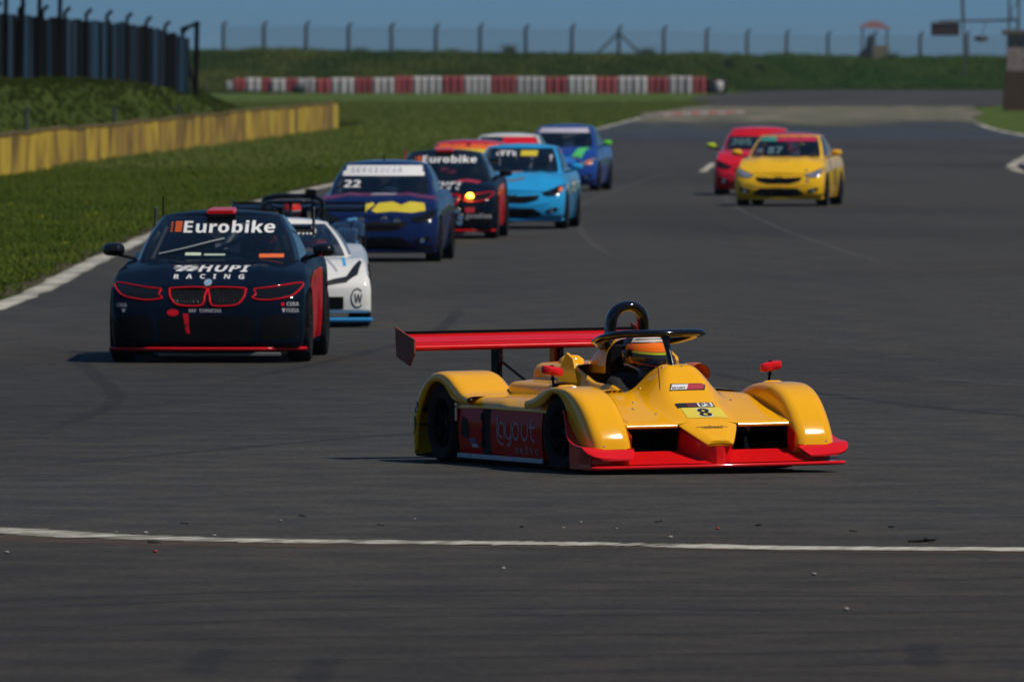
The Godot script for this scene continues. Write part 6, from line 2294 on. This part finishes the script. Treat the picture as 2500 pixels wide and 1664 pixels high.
	K = make_car("coupe", "low white coupe with a light blue splitter, half hidden by the leading black coupe", S, Vector3(-2.45, 0, -140.35), 0.9, "")
	K.spec = S
	car = K.car
	for s in [-1.0, 1.0]:
		decal("intake", car, poly_tris([Vector2(s * 0.30, 0.19), Vector2(s * 0.63, 0.20), Vector2(s * 0.63, 0.33), Vector2(s * 0.36, 0.33)]), K.body, FRONT, M.black, 0.004)
		decal("logo", car, ring_tris(s * 0.775, 0.315, 0.070, 0.105, 0.014, PI * 0.25, PI * 1.75), K.body, FRONT, M.print_black, 0.004)
		decal("logo", car, text_tris("W", 0.085, 0.09, s * 0.785, 0.315), K.body, FRONT, M.print_black, 0.004)
	decal("intake", car, rect_tris(-0.28, 0.19, 0.28, 0.33), K.body, FRONT, M.black, 0.004)
	var X := Transform3D(Basis(Vector3.RIGHT, Vector3.FORWARD, Vector3.UP), Vector3(0, 3, 0))
	for s in [-1.0, 1.0]:
		decal("headlight", car, poly_tris([Vector2(s * 0.42, -2.08), Vector2(s * 0.66, -1.98), Vector2(s * 0.80, -1.55), Vector2(s * 0.83, -1.60), Vector2(s * 0.78, -1.95), Vector2(s * 0.66, -2.08), Vector2(s * 0.44, -2.115)]), K.body, X, M.print_black, 0.004)
		decal("stripe", car, poly_tris([Vector2(s * 0.58, -0.9), Vector2(s * 0.62, -0.9), Vector2(s * 0.66, -1.72), Vector2(s * 0.63, -1.72)]), K.body, X, M.print_sky, 0.004)
		decal("bonnet_line", car, stroke_tris(spline([Vector2(s * 0.40, -1.25), Vector2(s * 0.47, -1.5), Vector2(s * 0.56, -1.85)], 4), 0.02), K.body, X, M.print_grey, 0.004)
	mb = MB.new()
	mb.cbox(at(0, 0.085, 2.0), Vector3(1.88, 0.05, 0.40), 0.018)
	part("splitter", mb, paint(0.03, 0.22, 0.50), car)
	decal("banner", car, text_tris("FORD"[1] + "RD", 0.24, 0.07, 0.22, 1.0), K.screen, FRONT, M.print_white, 0.004)
	sit(K, "driver in a dark red helmet at the wheel of the low white coupe", 0.34, mat(0.30, 0.015, 0.02, 0.8), H3)
	# 4 the dark prototype behind
	var B := {"body": paint(0.010, 0.022, 0.045), "trim": paint(0.10, 0.28, 0.52), "flank": paint(0.010, 0.022, 0.045), "skirt": M.black, "carbon": M.gloss_black, "wing": M.gloss_black, "endplate": M.gloss_black, "scoop": M.gloss_black, "wide_hoop": true}
	p = make_prototype("dark open sports racer with a broad black wing, behind the leading black coupe", B, Vector3(-2.93, 0, -174.95), -1.5)
	person("driver in a red and white helmet in the dark open racer", p.transform * Vector3(0, 0.10, 0.53), -1.5, dark_suit, H2, 1.0, -4.0)
	# 5 blue saloon with a white banner
	S = saloon_spec(1.37)
	S.merge({"paint": paint(0.004, 0.012, 0.065, 0.7), "roof_paint": paint(0.010, 0.034, 0.11), "mirror": paint(0.006, 0.02, 0.09), "no_mirror": true})
	K = make_car("saloon", "dark blue saloon with a white windscreen banner and yellow patches on its nose", S, Vector3(-1.80, 0, -185.12), -3.5)
	K.spec = S
	car = K.car
	dress_saloon(K, M.lamp_dark, false)
	decal("banner", car, rect_tris(-0.66, 1.20, 0.66, 1.345), K.screen, FRONT, M.print_white, 0.004)
	for k in 9: decal("banner", car, text_tris("SERGIOCAR"[k], 0.055, 0.07, -0.44 + k * 0.085, 1.275), K.screen, FRONT, M.print_grey, 0.006)
	decal("number", car, text_tris("22", 0.24, 0.10, -0.42, 1.09), K.screen, FRONT, M.print_white, 0.004)
	decal("bonnet_band", car, poly_tris([Vector2(-0.80, -1.0), Vector2(0.80, -1.0), Vector2(0.82, -1.35), Vector2(0.2, -1.30), Vector2(-0.82, -1.38)]), K.body, X, mat(0.10, 0.015, 0.06, 0.4), 0.004)
	decal("bonnet_logo", car, rect_tris(-0.12, -1.28, 0.22, -1.05, 0.04), K.body, X, mat(0.25, 0.22, 0.28, 0.5), 0.006)
	decal("nose_patch", car, poly_tris([Vector2(-0.42, 0.78), Vector2(-0.20, 0.80), Vector2(-0.06, 0.835), Vector2(-0.03, 0.80), Vector2(-0.14, 0.72), Vector2(-0.30, 0.71), Vector2(-0.43, 0.725)]), K.body, FRONT, M.print_yellow, 0.006)
	decal("nose_patch", car, poly_tris([Vector2(0.02, 0.825), Vector2(0.22, 0.845), Vector2(0.34, 0.80), Vector2(0.46, 0.845), Vector2(0.66, 0.825), Vector2(0.69, 0.72), Vector2(0.50, 0.69), Vector2(0.22, 0.71), Vector2(0.0, 0.69), Vector2(-0.07, 0.72)]), K.body, FRONT, M.print_yellow, 0.006)
	mb = MB.new()
	mb.tube([Vector3(-0.02, 1.41, -0.1), Vector3(-0.03, 1.50, -0.12)], 0.03, 0.012, Vector3.BACK, 6)
	part("aerial", mb, M.black, car)
	for q in [[0.12, 0.60], [0.30, 0.575], [-0.20, 0.59]]: lens_or_glint_at(K, q[0], q[1], 0.045)  # added chrome discs imitating sun glints on the nose
	# 6 the second dark coupe, one lamp lit
	S = coupe_spec()
	S.merge({"paint": paint(0.0015, 0.005, 0.013, 0.3), "pillar": M.gloss_black, "mirror": M.gloss_black})
	K = make_car("coupe", "second dark coupe with red trim and a lit yellow lamp, behind the blue saloon", S, Vector3(-1.08, 0, -209.09), -3.0, "dark coupes with red trim")
	K.spec = S
	dress_coupe(K, false)
	car = K.car
	decal("bonnet_flash", car, rect_tris(0.25, -1.45, 0.62, -1.15, 0.04), K.body, X, M.print_crimson, 0.004)
	decal("bumper_panel", car, rect_tris(0.45, 0.42, 0.60, 0.50), K.body, FRONT, M.print_crimson, 0.005)
	decal("lettering", car, text_tris("goodies", 0.40, 0.10, 0.66, 0.36), K.body, FRONT, M.print_grey, 0.006)
	var d := hit(K.body, FRONT, Vector2(0.52, 0.67))
	var glow := mat(1, 0.8, 0.2, 0.3)
	glow.emission_enabled = true
	glow.emission = Color(1.0, 0.80, 0.18)
	glow.emission_energy_multiplier = 7.0
	mb = MB.new()
	mb.lathe([Vector2(0.001, 0.03), Vector2(0.045, 0.018), Vector2(0.062, 0.0)], Transform3D(Basis(Vector3(1, 0, 0), Vector3(0, 0, 1), Vector3(0, -1, 0)), d.position), 18)
	part("lit_lamp", mb, glow, car)
	var bulb := OmniLight3D.new()
	bulb.name = "lamp_light"
	bulb.light_color = Color(1.0, 0.8, 0.3)
	bulb.light_energy = 0.12
	bulb.light_size = 0.08
	bulb.omni_range = 20.0
	bulb.omni_attenuation = 2.0
	bulb.shadow_enabled = true
	bulb.position = d.position + Vector3(0, 0, 0.08)
	car.add_child(bulb)
	for q in [[0.30, 0.62], [0.33, 0.46], [0.38, 0.36], [0.36, 0.27]]: lens_or_glint_at(K, q[0], q[1], 0.05)
	# 7 light blue
	S = saloon_spec(1.375)
	S.merge({"paint": paint(0.018, 0.27, 0.56), "mirror": paint(0.018, 0.27, 0.56)})
	K = make_car("saloon", "bright sky blue saloon with a crest on its bonnet, near the middle of the queue", S, Vector3(0.16, 0, -221.02), -4.5)
	K.spec = S
	car = K.car
	dress_saloon(K, M.lamp_dark, true)
	for k in 4: decal("banner", car, text_tris("drrk"[k], 0.075, 0.085, -0.36 + k * 0.092, 1.265), K.screen, FRONT, M.print_white, 0.004)
	decal("banner", car, rect_tris(0.02, 1.22, 0.30, 1.31), K.screen, FRONT, M.print_yellow, 0.004)
	decal("bonnet_panel", car, rect_tris(-0.56, -1.22, -0.20, -0.98), K.body, X, mat(0.08, 0.11, 0.14, 0.5), 0.004)
	decal("bonnet_crest", car, poly_tris(disc_pts(-0.02, -1.10, 0.14, 0.13)), K.body, X, M.print_grey, 0.006)
	decal("bonnet_crest", car, rect_tris(-0.11, -1.14, 0.07, -1.06), K.body, X, M.print_crimson, 0.008)
	decal("bonnet_mark", car, stroke_tris([Vector2(-0.30, -1.52), Vector2(-0.16, -1.60), Vector2(0.02, -1.60), Vector2(0.16, -1.52)], 0.07), K.body, X, mat(0.10, 0.13, 0.16, 0.5), 0.004)
	decal("indicator", car, rect_tris(0.77, 0.63, 0.83, 0.70), K.body, FRONT, M.print_orange, 0.008)
	decal("windscreen_mark", car, poly_tris([Vector2(0.50, 1.24), Vector2(0.56, 1.24), Vector2(0.54, 1.10)]), K.screen, FRONT, M.print_grey, 0.004)
	sit(K, "driver in a red helmet inside the sky blue saloon", 0.0, dark_suit, H2)
	# 8, 9 two of which little but the roof shows
	S = saloon_spec(1.39)
	S.merge({"paint": paint(0.45, 0.012, 0.03), "mirror": paint(0.45, 0.012, 0.03)})
	K = make_car("saloon", "red saloon with an orange and cream banner, almost hidden behind the sky blue one", S, Vector3(-0.75, 0, -229.6), -4.0)
	dress_saloon(K, M.lamp_dark, false)
	decal("banner", K.car, rect_tris(-0.6, 1.27, 0.6, 1.37), K.screen, FRONT, M.print_orange, 0.004)
	decal("banner", K.car, rect_tris(-0.62, 1.20, 0.62, 1.275), K.screen, FRONT, M.print_yellow, 0.006)
	decal("banner", K.car, rect_tris(-0.64, 1.12, 0.64, 1.20), K.screen, FRONT, mat(0.55, 0.50, 0.42, 0.5), 0.004)
	S = saloon_spec(1.36)
	S.merge({"paint": paint(0.55, 0.54, 0.52), "mirror": paint(0.5, 0.02, 0.03)})
	K = make_car("saloon", "white roofed saloon with a red windscreen banner, almost hidden behind the sky blue one", S, Vector3(-0.06, 0, -256.28), -4.0)
	dress_saloon(K, M.lamp_dark, false)
	decal("banner", K.car, rect_tris(-0.1, 1.16, 0.66, 1.33), K.screen, FRONT, M.print_red, 0.004)
	# 10 blue with a green mirror
	S = saloon_spec(1.39)
	S.merge({"paint": paint(0.010, 0.045, 0.24), "mirror": paint(0.10, 0.50, 0.03), "roof_paint": paint(0.008, 0.04, 0.20)})
	K = make_car("saloon", "blue saloon with bright green mirrors, last of the left queue", S, Vector3(1.16, 0, -285.06), -6.0)
	car = K.car
	dress_saloon(K, M.lamp_clear, false)
	decal("banner", car, rect_tris(-0.64, 1.26, 0.64, 1.36), K.screen, FRONT, mat(0.40, 0.38, 0.46, 0.5), 0.004)
	decal("bonnet_flash", car, poly_tris([Vector2(0.30, -1.75), Vector2(0.52, -1.78), Vector2(0.66, -1.15), Vector2(0.60, -0.95)]), K.body, X, mat(0.06, 0.42, 0.10, 0.4), 0.004)
	decal("nose_patch", car, rect_tris(-0.1, 0.60, 0.42, 0.74), K.body, FRONT, paint(0.02, 0.15, 0.50), 0.006)
	decal("indicator", car, rect_tris(0.66, 0.58, 0.76, 0.66), K.body, FRONT, M.print_orange, 0.008)
	for q in [[0.36, 0.70], [0.46, 0.70]]: lens_or_glint_at(K, q[0], q[1], 0.055)
	# 11 red with a lime mirror
	S = saloon_spec(1.385)
	S.merge({"paint": paint(0.52, 0.008, 0.022), "mirror": paint(0.36, 0.48, 0.01)})
	K = make_car("saloon", "red saloon with a lime mirror, partly hidden behind the yellow saloon", S, Vector3(5.22, 0, -276.02), -3.0, "saloons side by side on the right")
	dress_saloon(K, M.lamp_dark, true)
	decal("banner", K.car, rect_tris(-0.66, 1.235, 0.66, 1.375), K.screen, FRONT, M.print_red, 0.004)
	decal("number", K.car, text_tris("205", 0.42, 0.13, -0.34, 1.12), K.screen, FRONT, mat(0.07, 0.15, 0.16, 0.5), 0.004)
	# 12 yellow
	S = saloon_spec(1.37)
	S.merge({"paint": paint(0.70, 0.40, 0.006), "mirror": paint(0.70, 0.36, 0.006), "roof_paint": paint(0.42, 0.012, 0.06)})
	K = make_car("saloon", "yellow saloon with a crimson and teal roof, ahead of the red one", S, Vector3(5.44, 0, -255.41), -7.5, "saloons side by side on the right")
	car = K.car
	dress_saloon(K, M.lamp_clear, true)
	decal("roof_patch", car, rect_tris(-0.55, 0.2, -0.12, 1.2), K.roof_tm, X, paint(0.04, 0.26, 0.22), 0.006)
	decal("banner", car, rect_tris(-0.66, 1.255, -0.22, 1.36), K.screen, FRONT, mat(0.04, 0.24, 0.20, 0.4), 0.004)
	decal("banner", car, rect_tris(-0.215, 1.255, 0.66, 1.36), K.screen, FRONT, mat(0.40, 0.012, 0.06, 0.4), 0.004)
	decal("lettering", car, text_tris("= 87", 0.50, 0.13, -0.32, 1.08), K.screen, FRONT, mat(0.10, 0.17, 0.20, 0.5), 0.004)
	decal("bonnet_print", car, text_tris("YCA", 0.34, 0.16, -0.02, -1.42, true), K.body, X, mat(0.42, 0.24, 0.01, 0.5), 0.004)
	decal("door_panel", car, poly_tris([Vector2(0.70, 0.35), Vector2(0.20, 0.70), Vector2(-0.10, 0.72), Vector2(0.15, 0.40)]), K.body, RIGHT, mat(0.12, 0.09, 0.01, 0.5), 0.005, 0.12)
	for q in [[0.52, 0.69], [0.56, 0.50]]: lens_or_glint_at(K, q[0], q[1], 0.03)

func saloon_spec(roof: float) -> Dictionary:
	return {"w": 0.88, "zf": 2.05, "zr": -2.0, "wf": 1.22, "wr": -1.30, "wheel_r": 0.31, "flare": 0.01, "sill": 0.17, "bf": 0.38, "br": 0.30, "exp": 3.1,
		"shoulder": [Vector2(-2.0, 0.95), Vector2(-1.2, 1.0), Vector2(0.0, 0.965), Vector2(0.9, 0.925), Vector2(1.4, 0.86), Vector2(1.75, 0.77), Vector2(1.95, 0.68), Vector2(2.05, 0.62)],
		"crown": [Vector2(-2.0, 0.02), Vector2(0.8, 0.03), Vector2(1.2, 0.055), Vector2(1.7, 0.05), Vector2(2.05, 0.02)],
		"belt": [Vector2(-2.0, 0.97), Vector2(-1.0, 0.99), Vector2(0.0, 0.965), Vector2(1.0, 0.92)], "cab0": Vector3(0.755, 0.98, -1.72), "cab1": Vector3(0.575, 0.12, -1.2), "roof": roof, "bow": 0.20, "ridge": true, "mirror_x": 0.98, "mirror_y": 0.08}

func dress_saloon(K: Dictionary, lens: Material, mouth: bool) -> void:
	var car: Node3D = K.car
	for s in [-1.0, 1.0]:
		var hl := [Vector2(s * 0.50, 0.605), Vector2(s * 0.62, 0.655), Vector2(s * 0.80, 0.735), Vector2(s * 0.85, 0.73), Vector2(s * 0.82, 0.65), Vector2(s * 0.72, 0.57), Vector2(s * 0.56, 0.56)]
		decal("headlight", car, poly_tris(spline(hl, 4, true)), K.body, FRONT, lens, 0.004)
		tube_on("headlight_rim", K, spline(hl, 4, true), 0.006, M.black)
		var fg := [Vector2(s * 0.55, 0.27), Vector2(s * 0.72, 0.29), Vector2(s * 0.77, 0.36), Vector2(s * 0.62, 0.345)]
		decal("fog_recess", car, poly_tris(spline(fg, 3, true)), K.body, FRONT, M.black, 0.004)
		lens_or_glint_at(K, s * 0.66, 0.31, 0.035)
	var up := [Vector2(-0.47, 0.575), Vector2(0, 0.55), Vector2(0.47, 0.575), Vector2(0.42, 0.49), Vector2(0.22, 0.435), Vector2(-0.22, 0.435), Vector2(-0.42, 0.49)]
	decal("upper_grille", car, poly_tris(up), K.body, FRONT, M.black, 0.004)
	slats(K, -0.34, 0.34, 0.46, 0.53, 3, M.gloss_black)
	decal("badge", car, poly_tris([Vector2(-0.09, 0.57), Vector2(0.09, 0.57), Vector2(0.06, 0.51), Vector2(-0.06, 0.51)]), K.body, FRONT, M.black, 0.008)
	var lo := [Vector2(-0.36, 0.355), Vector2(0.36, 0.355), Vector2(0.52, 0.245), Vector2(0.36, 0.20), Vector2(-0.36, 0.20), Vector2(-0.52, 0.245)]
	decal("lower_grille", car, poly_tris(lo), K.body, FRONT, M.black, 0.004)
	slats(K, -0.34, 0.34, 0.24, 0.33, 3, M.gloss_black)
	tube_on("bonnet_gap", K, [Vector2(-0.52, 0.625), Vector2(-0.25, 0.60), Vector2(0, 0.595), Vector2(0.25, 0.60), Vector2(0.52, 0.625)], 0.006, M.black, false)
	if mouth:
		for s in [-1.0, 1.0]: tube_on("bumper_crease", K, [Vector2(s * 0.80, 0.50), Vector2(s * 0.58, 0.43), Vector2(s * 0.46, 0.40), Vector2(0, 0.385)], 0.010, K.shell.material_override, false, 0.001)
	var mb := MB.new()
	var e := []
	for j in 17:
		var x := lerpf(-0.84, 0.84, j / 16.0)
		e.append(Vector3(x, 0.16, 2.02 - 0.34 * pow(absf(x) / 0.84, 2.6)))
	mb.tube(e, 0.03, 0.02, Vector3.UP, 8)
	part("lip", mb, K.shell.material_override, car)

func build_litter() -> void:
	# rubber crumbs and stone chips strewn along the painted line
	var mb := MB.new()
	mb.lathe([Vector2(0.001, 0.0), Vector2(0.02, 0.002), Vector2(0.026, 0.010), Vector2(0.018, 0.019), Vector2(0.001, 0.022)], Transform3D(Basis(Vector3(1, 0, 0), Vector3(0, 1, 0.2), Vector3(0, 0, 0.7)), Vector3.ZERO), 7)
	var chip := mb.mesh()
	mb = MB.new()
	mb.cbox(turned(Vector3.BACK, 6, Vector3(0, 0.008, 0)), Vector3(0.11, 0.016, 0.05), 0.006)
	mb.cbox(turned(Vector3.UP, 30, Vector3(0.03, 0.014, 0.01)), Vector3(0.05, 0.014, 0.035), 0.005)
	var scrap := mb.mesh()
	var pale := mat(0.24, 0.22, 0.20, 0.8)
	var dark := mat(0.006, 0.006, 0.007, 0.8)
	var ruddy := mat(0.25, 0.03, 0.03, 0.7)
	for q in [[-2.37, 78.1, 1.0, 0], [-2.19, 77.9, 1.6, 0], [-1.77, 77.5, 1.2, 0], [-1.42, 80.0, 1.1, 0], [-0.6, 80.3, 1.0, 0], [0.42, 79.7, 1.3, 0], [0.31, 78.8, 1.0, 0], [0.63, 78.6, 1.1, 0], [0.94, 77.2, 1.5, 0], [1.66, 71.6, 1.7, 0], [1.72, 67.0, 2.0, 0], [-2.9, 74.8, 1.6, 0], [-0.05, 72.4, 1.7, 0],
		[-2.1, 76.4, 2.0, 1], [-1.3, 80.9, 1.4, 1], [-2.0, 79.6, 1.4, 1], [1.5, 79.3, 1.3, 1], [2.05, 78.3, 1.3, 1], [0.06, 79.0, 1.2, 1], [0.9, 79.9, 1.4, 1], [-0.8, 79.3, 1.2, 1], [2.3, 79.0, 1.2, 1],
		[-2.05, 74.9, 1.8, 2], [1.24, 78.6, 1.5, 2]]:
		var k: int = q[3]
		var o := single(["stone_chip", "rubber_scrap", "plastic_shard"][k], chip if k != 1 else scrap, [pale, dark, ruddy][k], "", "")
		o.set_meta("label", ["pale stone chip lying on the asphalt near the painted line", "black scrap of tyre rubber lying flat on the asphalt", "tiny red plastic shard on the asphalt"][k])
		o.set_meta("category", ["stone", "rubber scrap", "shard"][k])
		o.set_meta("group", ["stone chips on the track", "rubber scraps on the track", "red shards on the track"][k])
		o.position = Vector3(q[0], 0.006, -q[1])
		o.rotation_degrees.y = rng.randf() * 360.0
		o.scale = Vector3.ONE * q[2] * (0.42 if k != 1 else 0.34)
	var o := single("rubber_scrap", scrap, dark, "largest black rubber scrap, just beyond the painted line on the right", "rubber scrap")
	o.position = Vector3(2.41, 0.006, -76.6)
	o.scale = Vector3(1.5, 1.2, 1.5)

func _ready() -> void:
	rng.seed = 20
	build_view()
	build_materials()
	build_ground()
	build_yellow_wall()
	build_board_fence()
	build_tyre_barrier()
	build_wire_fence()
	build_right_side()
	build_cars()
	build_grass()
	build_litter()
